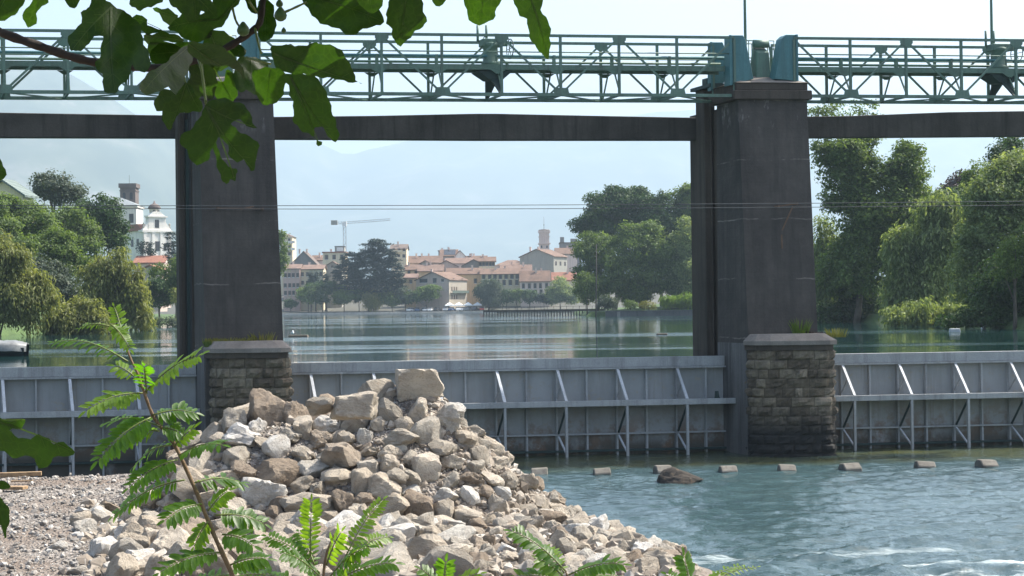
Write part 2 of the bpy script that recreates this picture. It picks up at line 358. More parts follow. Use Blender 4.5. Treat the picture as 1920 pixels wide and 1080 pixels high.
M['stone'] = stone_mat()
M['mortar'] = plain('dark_mortar', (0.045, 0.038, 0.03), 0.95)
def pierbody_mat():
    x, t, b = mat('pier_concrete'); p = pos(t)
    col = ramp(t, ntex(t, p, 0.6, 10, 0.72), [(0.36, (0.052, 0.044, 0.038)), (0.7, (0.098, 0.084, 0.072))])
    col = mixc(t, ramp(t, ntex(t, pos(t, (1.6, 1.6, 0.08)), 1.3, 6, 0.7), [(0.45, (0, 0, 0)), (0.72, (0.8, 0.8, 0.8))]), col, (0.03, 0.026, 0.024))
    # pour joints with pale lime bloom
    s = nd(t, 'ShaderNodeSeparateXYZ'); t.links.new(p, s.inputs[0])
    wob = nd(t, 'ShaderNodeMath', operation='MULTIPLY_ADD'); t.links.new(ntex(t, p, 0.8, 3), wob.inputs[0]); wob.inputs[1].default_value = 0.25; t.links.new(s.outputs[2], wob.inputs[2])
    md = nd(t, 'ShaderNodeMath', operation='PINGPONG'); t.links.new(wob.outputs[0], md.inputs[0]); md.inputs[1].default_value = 1.15
    j = nd(t, 'ShaderNodeMapRange'); t.links.new(md.outputs[0], j.inputs[0]); j.inputs[1].default_value = 0.035; j.inputs[2].default_value = 0.0
    jm = nd(t, 'ShaderNodeMath', operation='MULTIPLY'); t.links.new(j.outputs[0], jm.inputs[0]); t.links.new(ramp(t, ntex(t, p, 0.7, 6, 0.7), [(0.45, (0, 0, 0)), (0.62, (1, 1, 1))]), jm.inputs[1])
    col = mixc(t, jm.outputs[0], col, (0.27, 0.235, 0.205))
    up = nd(t, 'ShaderNodeMapRange'); t.links.new(s.outputs[2], up.inputs[0]); up.inputs[1].default_value = 12.3; up.inputs[2].default_value = 14.2
    um = nd(t, 'ShaderNodeMath', operation='MULTIPLY'); t.links.new(up.outputs[0], um.inputs[0]); t.links.new(ramp(t, ntex(t, pos(t, (1.3, 1.3, 0.5)), 1.6, 7, 0.7), [(0.57, (0, 0, 0)), (0.63, (1, 1, 1))]), um.inputs[1])
    col = mixc(t, um.outputs[0], col, (0.34, 0.32, 0.30))
    wet = nd(t, 'ShaderNodeMapRange'); t.links.new(s.outputs[2], wet.inputs[0]); wet.inputs[1].default_value = 1.7; wet.inputs[2].default_value = 0.8
    col = mixc(t, wet.outputs[0], col, (0.018, 0.018, 0.018))
    t.links.new(col, b.inputs['Base Color']); b.inputs['Roughness'].default_value = 0.88; wv = nd(t, 'ShaderNodeTexWave', Scale=0.9, Distortion=0.4, Detail=1.0); wv.bands_direction = 'Z'; t.links.new(p, wv.inputs['Vector'])
    hh = nd(t, 'ShaderNodeMath', operation='MULTIPLY_ADD'); t.links.new(ramp(t, wv.outputs['Fac'], [(0.0, (0, 0, 0)), (0.12, (1, 1, 1))]), hh.inputs[0]); hh.inputs[1].default_value = 0.07; t.links.new(ntex(t, p, 5, 8, 0.75), hh.inputs[2])
    bump(t, b, hh.outputs[0], 0.5, 0.06); return x
M['pier'] = pierbody_mat()
rng = random.Random(5)
PIERS = []
def pier(label, bl, br, tl, tr, ytop, ybot, base_l, base_r, cop_l, cop_r, ycop, post_l, post_r):
    """pixel measures of one pier"""
    vb, vt = -2.0, -1.3
    ubl, zb = uz(bl, ybot, vb); ubr, _ = uz(br, ybot, vb)
    utl, zt = uz(tl, ytop, vt); utr, _ = uz(tr, ytop, vt)
    root = empty('weir_pier', W((ubl + ubr) / 2, -1.5, 0), label, 'pier')
    # battered tower carried straight down to the river bed
    m = MB(); k = (utl - ubl) / (zt - zb); kr = (utr - ubr) / (zt - zb); zl = -1.5
    ul0, ur0 = ubl, ubr
    m.hexa([W(ul0, vb, zl), W(ur0, vb, zl), W(ur0, 0.5, zl), W(ul0, 0.5, zl), W(ubl, vb, zb), W(ubr, vb, zb), W(ubr, 0.5, zb), W(ubl, 0.5, zb)])
    m.hexa([W(ubl, vb, zb), W(ubr, vb, zb), W(ubr, 0.5, zb), W(ubl, 0.5, zb), W(utl, vt, zt), W(utr, vt, zt), W(utr, 0.5, zt), W(utl, 0.5, zt)])
    m.build('tower', [M['pier']], root)
    # pale quoin strip on the river side of the tower
    m = MB(); m.hexa([W(ubl - .04, -1.9, zl), W(ubl - .004, -1.9, zl), W(ubl - .004, .46, zl), W(ubl - .04, .46, zl), W(ubl - .04, -1.9, zb - .4), W(ubl - .004, -1.9, zb - .4), W(ubl - .004, .46, zb - .4), W(ubl - .04, .46, zb - .4)])
    m.build('concrete_lining', [M['concrete_pale']], root)
    # gate slot: recessed wall, and the upstream post that frames it
    up0, _ = uz(post_l, 400, 1.9); up1, _ = uz(post_r, 400, 1.35)
    _, zpt = uz(post_l, ytop - 18, 1.6)
    m = MB(); wbox(m, up0 + 0.35, utr - .25, 0.5, 3.4, zl, zt - .1); m.build('slot_wall', [M['concrete']], root)
    m = MB(); wbox(m, up0, up1, 1.35, 2.1, -1, zpt); wbox(m, up0 + .22, up1 - .2, 1.22, 1.35, -1, zpt - .05); m.build('guide_post', [M['concrete']], root, bevel=0.02)
    m = MB(); wbox(m, up1 + .02, up1 + .10, 1.0, 1.2, 1.0, zpt - 1.2); m.build('guide_rail', [M['steel_dark']], root)
    m = MB(); wbox(m, up1 + .1, up1 + .5, .52, 1.3, ZU - 2, zpt - .01); m.build('slot_shade', [M['slot']], root)  # near-black fill: the shade inside the gate slot put into the colour
    m = MB(); wbox(m, up0 - .12, up1 + 0.9, 0.55, 2.3, zpt + .003, zpt + .14); wbox(m, up0 + .1, up0 + .5, 1.3, 1.7, zpt + .14, zpt + .45); m.build('post_cap', [M['steel_dark']], root)
    # cap: slab, upper slab, low pyramid
    m = MB(); z = zt + .003
    wbox(m, utl - .22, utr + .14, vt - .16, .75, z, z + .36)
    wbox(m, utl - .1, utr + .02, vt - .05, .65, z + .36, z + .66)
    m.build('cap', [M['concrete']], root, bevel=0.03)
    m = MB(); c = W((utl + utr) / 2, -.3, z + 1.2); q = [W(utl - .16, vt - .1, z + .663), W(utr + .08, vt - .1, z + .663), W(utr + .08, .7, z + .663), W(utl - .16, .7, z + .663)]
    t4 = [W((utl + utr) / 2 + a, -.3 + b_, z + 1.05) for a, b_ in ((-.25, -.2), (.25, -.2), (.25, .2), (-.25, .2))]
    m.hexa(q + t4); m.build('cap_pyramid', [M['cap']], root)
    # rusticated stone base with rounded corners
    uL, _ = uz(base_l, 760, -2.4); uR, _ = uz(base_r, 760, -3.0)
    _, zc = uz((cop_l + cop_r) / 2, ycop, -3.0); ztop = zc - .42
    foot = [(uL + .3, -1.5), (uL + .02, -2.1), (uL + .12, -2.55), (uL + .5, -2.8), ((uL + uR) / 2, -3.05), (uR - .45, -3.1), (uR - .12, -2.95), (uR, -2.6), (uR - .1, -.9)]
    def inset(pl, d):
        cx = sum(p[0] for p in pl) / len(pl); out = []
        for p in pl: out.append((p[0] + (d if p[0] < cx else -d), p[1] + d * (1 if p[1] < -1.6 else 0)))
        return out
    m = MB(); m.prism([W(u, v, -1.5) for u, v in inset(foot, .06)], (0, 0, ztop + 1.5)); m.build('base_core', [M['mortar']], root)
    m = MB(); nrow = 13; h = (ztop + 0.6) / nrow
    seg = [math.hypot(foot[i + 1][0] - foot[i][0], foot[i + 1][1] - foot[i][1]) for i in range(len(foot) - 1)]; L = sum(seg)
    def along(s):
        for i, d in enumerate(seg):
            if s <= d or i == len(seg) - 1:
                a, b_ = foot[i], foot[i + 1]; q = s / d
                u, v = a[0] + (b_[0] - a[0]) * q, a[1] + (b_[1] - a[1]) * q
                nx, ny = (b_[1] - a[1]) / d, -(b_[0] - a[0]) / d
                return u, v, nx, ny
            s -= d
    for r in range(nrow):
        z0 = -.6 + r * h; s = rng.uniform(-.3, 0)
        while s < L:
            ln = rng.uniform(.25, .85); s0, s1 = max(s + .006, 0), min(s + ln - .006, L); s += ln
            if s1 - s0 < .1: continue
            nn = 4; proud = rng.uniform(.02, .14); cols = []
            for i in range(nn + 1):
                u, v, nx, ny = along(s0 + (s1 - s0) * i / nn); col = []
                for j, (zf, bul) in enumerate(((.015, 0), (.2, .75), (.5, 1), (.8, .75), (.985, 0))):
                    e = 0 if i in (0, nn) else 1
                    o_ = .0 + (proud * bul * (.55 + .45 * e if True else 1) + (rng.uniform(-.045, .05) if bul else 0)) * (e if i in (0, nn) else 1)
                    col.append(W(u + nx * o_, v + ny * o_, z0 + h * zf))
                cols.append(col)
            vs = [p for c_ in cols for p in c_]
            m.add(vs, [(i * 5 + j, (i + 1) * 5 + j, (i + 1) * 5 + j + 1, i * 5 + j + 1) for i in range(nn) for j in range(4)])
    m.build('stone_base', [M['stone']], root)
    # coping of the base: moulding and sloping slab
    cL, _ = uz(cop_l, ycop + 10, -2.5); cR, _ = uz(cop_r, ycop + 10, -3.1)
    cf = [(cL + .35, -1.5), (cL, -2.1), (cL + .14, -2.7), (cL + .6, -3.0), ((cL + cR) / 2, -3.22), (cR - .5, -3.28), (cR - .14, -3.1), (cR, -2.7), (cR - .1, -.9)]
    m = MB(); m.prism([W(u, v, ztop + .002) for u, v in inset(cf, .09)], (0, 0, .2)); m.build('coping_moulding', [M['concrete']], root)
    m = MB(); n = len(cf); lowr = [W(u, v, ztop + .203) for u, v in cf]; mid = [W(u, v, ztop + .36) for u, v in cf]
    cx = (cL + cR) / 2; hi = [W(cx + (u - cx) * .82, -1.9 + (v + 1.9) * .7, ztop + .62) for u, v in cf]
    m.add(lowr + mid + hi, [tuple(range(n))[::-1], tuple(range(2 * n, 3 * n))] + [(a * n + i, a * n + (i + 1) % n, (a + 1) * n + (i + 1) % n, (a + 1) * n + i) for a in (0, 1) for i in range(n)])
    m.build('coping', [M['cap']], root)
    d = dict(ubl=ubl, ubr=ubr, utl=utl, utr=utr, zt=zt, zb=zb, ztop=ztop, cL=cL, cR=cR, up0=up0, up1=up1, root=root, zpt=zpt)
    PIERS.append(d); return d
p1 = pier('dark concrete weir pier behind the fig leaves, grass along the left of its stone base', 385, 531, 372, 512, 187, 637, 398, 549, 384, 551, 650, 331, 347)
p2 = pier('dark concrete weir pier with pale lime stains, seed headed weeds on its stone base', 1403, 1533, 1384, 1513, 187, 624, 1411, 1572, 1403, 1576, 636, 1311, 1343)
# rusty bracket left on the faces of the towers
def bracket(d, px, py, pts):
    m = MB()
    for (a, b_) in pts:
        v = -1.78; ua, za = uz(*a, v); ub, zb_ = uz(*b_, v); m.bar(W(ua, v - .1, za), W(ub, v - .1, zb_), .05, .05)
    for q in {pts[0][0], pts[0][1]}:
        ua, za = uz(*q, -1.78); m.bar(W(ua, -1.92, za), W(ua, -1.45, za), .07, .07)
    m.build('wall_bracket', [M['rust']], d['root'])
M['rust'] = plain('rusty_iron', (0.14, 0.085, 0.055), 0.8)
bracket(p2, 0, 0, [((1457, 387), (1492, 382)), ((1484, 387), (1464, 432)), ((1463, 440), (1464, 466))])
bracket(p1, 0, 0, [((408, 391), (492, 392)), ((450, 393), (475, 387))])
# ---- concrete bridge beams between the piers
def beam(label, pts_top, pts_bot, v=2.6):
    root = None; T = [uz(x, y, v) for x, y in pts_top]; B = [uz(x, y, v) for x, y in pts_bot]
    m = MB(); poly = [W(u, v, z) for u, z in T] + [W(u, v, z) for u, z in reversed(B)]
    m.prism(poly, WV * 0.55); c = poly[0]
    o = m.build('concrete_beam', [M['beam']], None, bevel=0.02, loc=tuple(c)); return tag(o, label, 'beam', None)
beam('long concrete beam spanning between the two weir piers, slightly humped in the middle', [(505, 219), (700, 217), (890, 213), (930, 213), (1120, 217), (1330, 221)], [(505, 260), (900, 262), (1330, 262)])
beam('concrete beam running from the left edge to the leaf covered pier', [(-260, 206), (0, 211), (180, 214), (370, 217)], [(-260, 256), (0, 257), (370, 258)])
beam('concrete beam running from the right pier to the right edge', [(1480, 219), (1600, 217), (1780, 210), (1920, 208), (2200, 214)], [(1480, 258), (1900, 255), (2200, 254)])
# ---- sluice gates
GF = {}
def gate(label, u0, u1, frames, zt):
    root = empty('sluice_gate', W((u0 + u1) / 2, 0, 0), label, 'sluice gate', 'sluice gates between the piers')
    m = MB(); wbox(m, u0, u1, 0, .06, -.5, zt - .02); m.build('skin_plate', [M['gate']], root)
    zf = zt - .42; m = MB(); wbox(m, u0, u1, -.16, -.002, zf + .04, zt); m.build('top_flange', [M['gate_bar']], root, bevel=.01)
    m = MB(); wbox(m, u0, u1, -.26, -.003, zf - .03, zf + .035); m.build('upper_rib', [M['gate_bar']], root)
    zg, zl = GF['zg'], GF['zl']
    m = MB(); wbox(m, u0, u1, -1.04, -.96, zg - .11, zg + .11); wbox(m, u0, u1, -.955, -.004, zg - .01, zg + .01); m.build('girder', [M['gate_bar']], root, bevel=.008)
    m = MB(); wbox(m, u0, u1, -.2, -.005, zl - .03, zl + .03); m.build('lower_rib', [M['gate_bar']], root)
    m = MB(); wbox(m, u0, u1, -.22, -.006, .12, .2); m.build('sill_rib', [M['steel_dark']], root)
    us = sorted(frames); sp = us[1] - us[0]
    allst = []
    for u in us:
        for off in (0, sp / 2):
            if u0 + .1 < u + off < u1 - .1: allst.append(u + off)
    for u in allst:
        m = MB(); wbox(m, u - .035, u + .035, -.15, -.0055, zg + .013, zf - .033); wbox(m, u - .035, u + .035, -.15, -.0055, zl + .033, zg - .013); wbox(m, u - .035, u + .035, -.15, -.0055, -.4, zl - .033)
        m.build('stiffener', [M['gate_bar']], root)
    for u in us:
        if not (u0 + .15 < u < u1 - .3): continue
        m = MB(); m.bar(W(u, -.2, zf - .01), W(u + .04, -1.0, zg + .11), .11, .05); m.build('strut', [M['galv']], root)
        m = MB(); m.bar(W(u, -.16, zg + .2), W(u + .02, -.56, zf + (zg + .11 - zf) * .45 - .04), .05, .05); m.build('brace', [M['gate_bar']], root)
        m = MB(); wbox(m, u - .005, u + .085, -1.03, -.95, -.3, zg - .112); m.build('post', [M['gate_bar']], root)
        m = MB(); m.bar(W(u + .04, -.98, zg - .13), W(u + .02, -.2, zl + .05), .06, .06); m.build('brace', [M['steel_dark']], root)
        m = MB(); m.bar(W(u + .02, -.2, zl - .06), W(u + .04, -.95, .15), .07, .05); m.build('strut', [M['galv']], root)
    return root
_, GF['zg'] = uz(1100, 757, -1.0); _, GF['zl'] = uz(1100, 814, -.1)
zt = ZU + .12
fr = lambda pxs: [uz(x, 693, -.15)[0] for x in pxs]
f_mid = fr([930, 1043, 1155, 1268]); sp = (f_mid[3] - f_mid[0]) / 3
f_mid = [f_mid[0] + sp * k for k in range(-4, 5)]
f_r = fr([1578, 1683, 1789, 1893]); sp = (f_r[3] - f_r[0]) / 3; f_r = [f_r[0] + sp * k for k in range(0, 9)]
f_l = fr([10, 130]); sp = 2.42; f_l = [f_l[1] + sp * k for k in range(-8, 3)]
gate('blue grey steel sluice gate of the middle span, partly hidden by the rubble heap', p1['ubr'] + .02, p2['ubl'] - .06, f_mid, zt)
gate('blue grey steel sluice gate between the right pier and the right edge', p2['ubr'] + .02, p2['ubr'] + 21, f_r, zt)
gate('dim blue grey steel sluice gate left of the leaf covered pier above the gravel', p1['ubl'] - 21, p1['ubl'] - .06, f_l, zt)
# hook left on the girder by the right pier
u, z = uz(1346, 742, -.9); m = MB(); m.prism([W(u - .2, -.9, z - .25), W(u + .2, -.9, z - .25), W(u + .2, -.9, z - .17), W(u + .06, -.9, z - .05), W(u + .03, -.9, z + .18), W(u - .06, -.9, z + .18), W(u - .08, -.9, z - .1)], WV * .12)
tag(m.build('lifting_lug', [M['steel_dark']], None, loc=tuple(W(u, -.9, z - .25))), 'small black lifting lug standing on the gate girder beside the right pier', 'lug')
# ---- green lattice walkway
VN = -1.2; VF = VN + 1.78
_, ZT = uz(938, 66, VN); _, ZB = uz(938, 177, VN); _, ZD0 = uz(938, 134, VN + .9); _, ZD1 = uz(938, 124, VN + .9)
u715, u1160 = uz(715, 66, VN)[0], uz(1160, 66, VN)[0]; SP = (u1160 - u715) / 4
def mk(name, root, fn, mt='steel_green', **k):
    m = MB(); fn(m); return m.build(name, [M[mt]], root, **k)
def span(label, ut, k0, k1, hoist_k):
    us = {k: ut + k * SP for k in range(k0, k1 + 1)}; ua, ub = us[k0], us[k1]
    root = empty('truss_walkway', W((ua + ub) / 2, 0, ZB), label, 'footbridge', 'green walkway spans along the weir')
    for v, tag_ in ((VN, 'near'), (VF, 'far')):
        s = 1 if v == VN else -1
        mk('top_chord', root, lambda m: wbox(m, ua, ub, v - .05, v + .05, ZT - .05, ZT + .05))
        mk('bottom_chord', root, lambda m: (wbox(m, ua, ub, v - .06, v + .06, ZB - .06, ZB + .06)))
        mk('handrail', root, lambda m: m.tube([W(ua, v + s * .07, ZT - .62), W(ub, v + s * .07, ZT - .62)], .025, 6))
        for k, u in us.items():
            mk('vertical', root, lambda m: wbox(m, u - .045, u + .045, v - .04, v + .04, ZB + .062, ZT - .052))
            if k % 2 == 0:
                if k0 < k < k1: mk('gusset_plate', root, lambda m: m.prism([W(u - .26, v - .055, ZT - .052), W(u + .26, v - .055, ZT - .052), W(u + .26, v - .055, ZT - .16), W(u + .1, v - .055, ZT - .3), W(u - .1, v - .055, ZT - .3), W(u - .26, v - .055, ZT - .16)], WV * .012))
                for d in (-1, 1):
                    if k0 <= k + d <= k1:
                        mk('diagonal', root, lambda m: m.bar(W(u + d * .08, v, ZT - .12), W(u + d * (SP - .1), v, ZB + .12), .06, .075))
            else:
                mk('gusset_plate', root, lambda m: m.prism([W(u - .3, v - .057, ZB + .062), W(u + .3, v - .057, ZB + .062), W(u + .26, v - .057, ZB + .26), W(u - .26, v - .057, ZB + .26)], WV * .012))
    vm = (VN + VF) / 2
    mk('walkway_deck', root, lambda m: wbox(m, ua, ub, vm - .42, vm + .42, ZD1 - .05, ZD1))
    for e in (-1, 1):
        mk('deck_beam', root, lambda m: (wbox(m, ua, ub, vm + e * .45 - .03, vm + e * .45 + .03, ZD0, ZD1 - .003)))
    zp = uz(938, 107, VN + .9)[1]
    mk('drive_shaft', root, lambda m: m.tube([W(ua, vm - .2, zp), W(ub, vm - .2, zp)], .06, 8), 'steel_teal')
    mk('service_pipe', root, lambda m: m.tube([W(ua, vm + .25, zp - .17), W(ub, vm + .25, zp - .17)], .05, 8))
    for k, u in us.items():
        if k in (k0, k1): continue
        mk('shaft_bearing', root, lambda m: (wbox(m, u - .05, u + .05, vm - .26, vm - .14, ZD1 + .002, zp + .05)))
        for v, e in ((VN, -1), (VF, 1)):
            mk('knee_brace', root, lambda m: m.bar(W(u + .05, vm + e * .3, ZD0 - .03), W(u + .05, v - e * .06, ZB + .07), .05, .05))
            mk('knee_plate', root, lambda m: m.prism([W(u - .3, vm + e * .5, ZD0 - .004), W(u + .3, vm + e * .5, ZD0 - .004), W(u + .07, vm + e * .5, ZD0 - .16), W(u - .07, vm + e * .5, ZD0 - .16)], WV * .02))
        mk('cross_member', root, lambda m: wbox(m, u - .04, u + .04, VN + .063, VF - .063, ZB - .05, ZB + .03))
        mk('lateral_brace', root, lambda m: m.bar(W(u + .06, VN + .05, ZB - .02), W(u + SP - .06, VF - .05, ZB - .03), .07, .05) if k % 2 else m.bar(W(u + .06, VF - .05, ZB - .02), W(u + SP - .06, VN + .05, ZB - .03), .07, .05))
    return root, us, vm
s_mid = span('green lattice walkway span between the two piers', u715, -2, 6, 2)
s_rt = span('green lattice walkway span from the right pier to the right edge', uz(1698, 68, VN)[0], -2, 5, 2)
s_lf = span('green lattice walkway span from the left edge to the leaf covered pier', uz(127, 54, VN)[0], -4, 2, 0)
# end frames of the spans on the piers: tapered teal plates
def endplate(label, px, py, v, th=.5):
    c = uz(px[0], py[0], v); pts = [uz(a, b_, v) for a, b_ in zip(px, py)]
    root = empty('end_plate', W(pts[0][0], v, min(p[1] for p in pts)), label, 'steel plate', 'teal end plates of the walkway')
    m = MB(); m.prism([W(u, v, z) for u, z in pts], WV * th); m.build('plate', [M['steel_teal']], root, bevel=.012)
    m = MB()
    (ua, za), (ub, zb_) = pts[0], pts[-1]
    e = .1 if pts[1][0] > pts[0][0] else -.1
    wbox(m, min(ua, ub) - .02 if e > 0 else max(ua, ub) - .06, min(ua, ub) + .06 if e > 0 else max(ua, ub) + .02, v - .05, v - .004, min(za, zb_), max(za, zb_)); m.build('edge_angle', [M['steel_teal']], root)
    return root
endplate('tapered teal steel plate on the left half of the stained pier cap', [1369, 1393, 1398, 1413, 1369], [66, 66, 74, 148, 160], VN)
endplate('tapered teal steel plate on the right half of the stained pier cap', [1494, 1474, 1467, 1453, 1494], [65, 65, 72, 148, 152], VN)
endplate('narrow teal steel plate on the leaf covered pier cap, seen between fig leaves', [484, 464, 457, 447, 484], [62, 62, 72, 146, 150], VN)
endplate('tapered teal steel plate behind fig leaves, left of the leaf covered pier cap', [358, 382, 387, 400, 358], [58, 58, 68, 142, 150], VN)
endplate('smaller dark green steel plate behind the left plate of the stained pier cap', [1333, 1355, 1358, 1366, 1333], [79, 79, 86, 150, 170], VF, .3)
# railing and gear on the pier tops
def pier_top(d, label1, label2, pxa, pxb, yt):
    ua, ub = uz(pxa, yt, VN + .4)[0], uz(pxb, yt, VN + .4)[0]; zt_ = uz((pxa + pxb) / 2, yt, VN + .4)[1]; zc = d['zt'] + .7
    r = empty('pier_railing', W((ua + ub) / 2, VN + 1.3, zc), label1, 'railing', 'railings on the pier tops')
    for v in (VN + 1.2, VF + .2):
        n = 7
        for i in range(n):
            u = ua + (ub - ua) * i / (n - 1); mk('post', r, lambda m: m.tube([W(u, v, zc - .03), W(u, v, zt_)], .022, 6))
        for f_ in (1, .62, .3): mk('rail', r, lambda m: m.tube([W(ua, v, zc + (zt_ - zc) * f_), W(ub, v, zc + (zt_ - zc) * f_)], .022, 6))
    g = empty('winch', W((ua + ub) / 2, VN + .6, zc), label2, 'winch', 'winches on the pier tops'); um = (ua + ub) / 2
    mk('housing', g, lambda m: m.hexa([W(um - .32, VN + .5, zc - .05), W(um + .32, VN + .5, zc - .05), W(um + .32, VN + 1.0, zc - .05), W(um - .32, VN + 1.0, zc - .05), W(um - .25, VN + .55, zt_ - .55), W(um + .25, VN + .55, zt_ - .55), W(um + .25, VN + .95, zt_ - .3), W(um - .25, VN + .95, zt_ - .3)]), bevel=.03)
    mk('motor', g, lambda m: m.tube([W(um - .3, VN + .75, zt_ - .2), W(um + .3, VN + .75, zt_ - .2)], .16, 12))
    mk('base_frame', g, lambda m: wbox(m, um - .6, um + .6, VN + .35, VN + 1.1, zc - .2, zc - .053), 'steel_dark')
    for e in (-1, 1): mk('support', g, lambda m: m.bar(W(um + e * .55, VN + .7, zc - .1), W(um + e * .3, VN + .7, zt_ - .15), .05, .05))
pier_top(p2, 'close set green railing on top of the stained pier', 'green winch housing standing between the teal plates of the stained pier', 1398, 1470, 70)
pier_top(p1, 'close set green railing on the leaf covered pier, seen below a green fig', 'green winch housing hidden by fig leaves on the leaf covered pier', 396, 450, 60)
# spindle hoists
def hoist(label, us, k, vm, px_rods):
    u = us[k]; r = empty('gate_hoist', W(u, vm, ZD1), label, 'hoist', 'spindle hoists on the walkway'); c = W(u - .12, vm, 0)
    mk('housing', r, lambda m: m.lathe((c.x, c.y, 0), [(.36, ZD1 + .002), (.36, ZD1 + .12), (.3, ZD1 + .16), (.28, ZD1 + .7), (.34, ZD1 + .74), (.34, ZD1 + .86), (.2, ZD1 + .92), (.2, ZT - .15)], 16))
    mk('gear_head', r, lambda m: (wbox(m, u - .5, u + .35, vm - .25, vm + .25, ZT - .3, ZT - .02), m.tube([W(u + .35, vm, ZT - .17), W(u + .55, vm, ZT - .17)], .12, 10)), bevel=.02)
    for x in (-.56, -.22): mk('spindle', r, lambda m: m.tube([W(u + x, vm + .15, ZT - .1), W(u + x, vm + .15, ZT + .55)], .05, 8))
    def wheel(m):
        cc = W(u + .62, vm, ZT - .38); n = 20
        m.tube([cc + WU * .02 + (WV * math.cos(a) + Vector((0, 0, 1)) * math.sin(a)) * .38 for a in [2 * math.pi * i / n for i in range(n + 1)]], .02, 6)
        for i in range(3):
            a = math.pi * i / 3; dd = (WV * math.cos(a) + Vector((0, 0, 1)) * math.sin(a)) * .38; m.bar(cc - dd, cc + dd, .02, .02)
    mk('hand_wheel', r, wheel, 'steel_dark')
    mk('guard_hoop', r, lambda m: m.tube([W(u + .1 + .5 * math.cos(a), vm, ZT - .02 + .22 * math.sin(a)) for a in [math.pi * i / 10 for i in range(11)]], .018, 6))
    mk('under_box', r, lambda m: m.hexa([W(u - .3, vm - .35, ZD0 - .35), W(u + .25, vm - .35, ZD0 - .35), W(u + .25, vm + .35, ZD0 - .35), W(u - .3, vm + .35, ZD0 - .35), W(u - .75, vm - .4, ZD0 - .035), W(u + .6, vm - .4, ZD0 - .035), W(u + .6, vm + .4, ZD0 - .035), W(u - .75, vm + .4, ZD0 - .035)]), 'steel_dark')
    for e in (-1, 1): mk('leg', r, lambda m: m.hexa([W(u - .06, vm + e * .8 - .05, ZB + .07), W(u + .06, vm + e * .8 - .05, ZB + .07), W(u + .06, vm + e * .8 + .05, ZB + .07), W(u - .06, vm + e * .8 + .05, ZB + .07), W(u - .22, vm + e * .3 - .05, ZD0 - .353), W(u + .2, vm + e * .3 - .05, ZD0 - .353), W(u + .2, vm + e * .3 + .05, ZD0 - .353), W(u - .22, vm + e * .3 + .05, ZD0 - .353)]), 'steel_dark')
hoist('green spindle hoist with two rods at mid span of the walkway between the piers', s_mid[1], 2, s_mid[2], None)
hoist('green spindle hoist with hand wheel on the walkway by the right edge', s_rt[1], 2, s_rt[2], None)
# lamp poles
def lamp_pole(label, px, v, z0):
    u, _ = uz(px, 40, v); r = empty('lamp_pole', W(u, v, z0), label, 'lamp pole', 'lamp poles on the weir')
    mk('pole', r, lambda m: m.tube([W(u, v, z0), W(u, v, ZT + 2.2), W(u, v, ZT + 5.2)], [.065, .055, .045], 8))
    mk('lamp_head', r, lambda m: m.hexa([W(u - .08, v - .9, ZT + 5.15), W(u + .08, v - .9, ZT + 5.15), W(u + .1, v + .05, ZT + 5.15), W(u - .1, v + .05, ZT + 5.15), W(u - .05, v - .85, ZT + 5.3), W(u + .05, v - .85, ZT + 5.3), W(u + .08, v + .05, ZT + 5.32), W(u - .08, v + .05, ZT + 5.32)]), bevel=.02)
lamp_pole('slim grey green pole rising from the stained right pier', 1397, VF + .1, p2['zt'] + .6)
lamp_pole('slim grey green pole rising from the walkway near the right edge', 1859, VF + .1, ZB)
# overhead wires crossing in front of the weir
def wire(label, ya, yb, ym):
    A, Bq, C = P(-260, ya, 57), P(960, ym, 57.5), P(2200, yb, 58); pts = []
    for i in range(25):
        t_ = i / 24; pts.append(A * (1 - t_) * (1 - 2 * t_) + Bq * 4 * t_ * (1 - t_) + C * t_ * (2 * t_ - 1))
    m = MB(); m.tube(pts, .012, 5); tag(m.build('overhead_wire', [M['wire']], None, loc=tuple(A)), label, 'wire')
M['wire'] = plain('wire_grey', (0.07, 0.075, 0.08), 0.6)
wire('upper of two thin wires stretched across the view in front of the piers', 384, 374, 384.5)
wire('lower of two thin wires stretched across the view in front of the piers', 388, 381, 391.5)
# ---- concrete baffle blocks on the sill
def baffle():
    m = MB(); prof = [(-.32, -.5), (.32, -.5), (.32, .1), (.17, .26), (-.1, .26), (-.32, .06)]
    m.prism([(-.3, y, z) for y, z in prof], (.6, 0, 0)); return m
bx = [(1012, 884, 'pale'), (1129, 883, ''), (1243, 879, ''), (1365, 878, ''), (1475, 876, ''), (1594, 874, ''), (1734, 870, ''), (1850, 867, '')]
BL = ['pale concrete block in the water, nearest to the rubble heap', 'pale concrete block in the water, second along from the rubble heap', 'pale concrete block in the water just behind the dark rock slab',
      'pale concrete block in the water, first beyond the dark rock slab', 'pale concrete block in the water below the left corner of the right pier base', 'brown concrete block in the water below the right corner of the right pier base',
      'brown concrete block in the water below the right gate, second from the right edge', 'brown concrete block in the water nearest to the right edge']
mb_ = baffle(); proto = None
for i, ((px, py, _), lb) in enumerate(zip(bx, BL)):
    q = PZ(px, py + 7, 0); 
    if proto is None: o = proto = mb_.build('baffle_block', [stained('block_concrete', (0.11, 0.10, 0.085), (0.19, 0.175, 0.15), (0.06, 0.055, 0.045), 1.5)], None, bevel=.03, loc=(0, 0, 0))
    else: o = proto.copy(); COL.objects.link(o)
    o.location = q; o.rotation_euler = (R(rng.uniform(-6, 6)), R(rng.uniform(-4, 4)), TH + R(rng.uniform(-9, 9))); o.scale = (.95 + .12 * (i > 4), .9, rng.uniform(.8, .98))
    tag(o, lb, 'concrete block', 'row of concrete blocks on the sill')
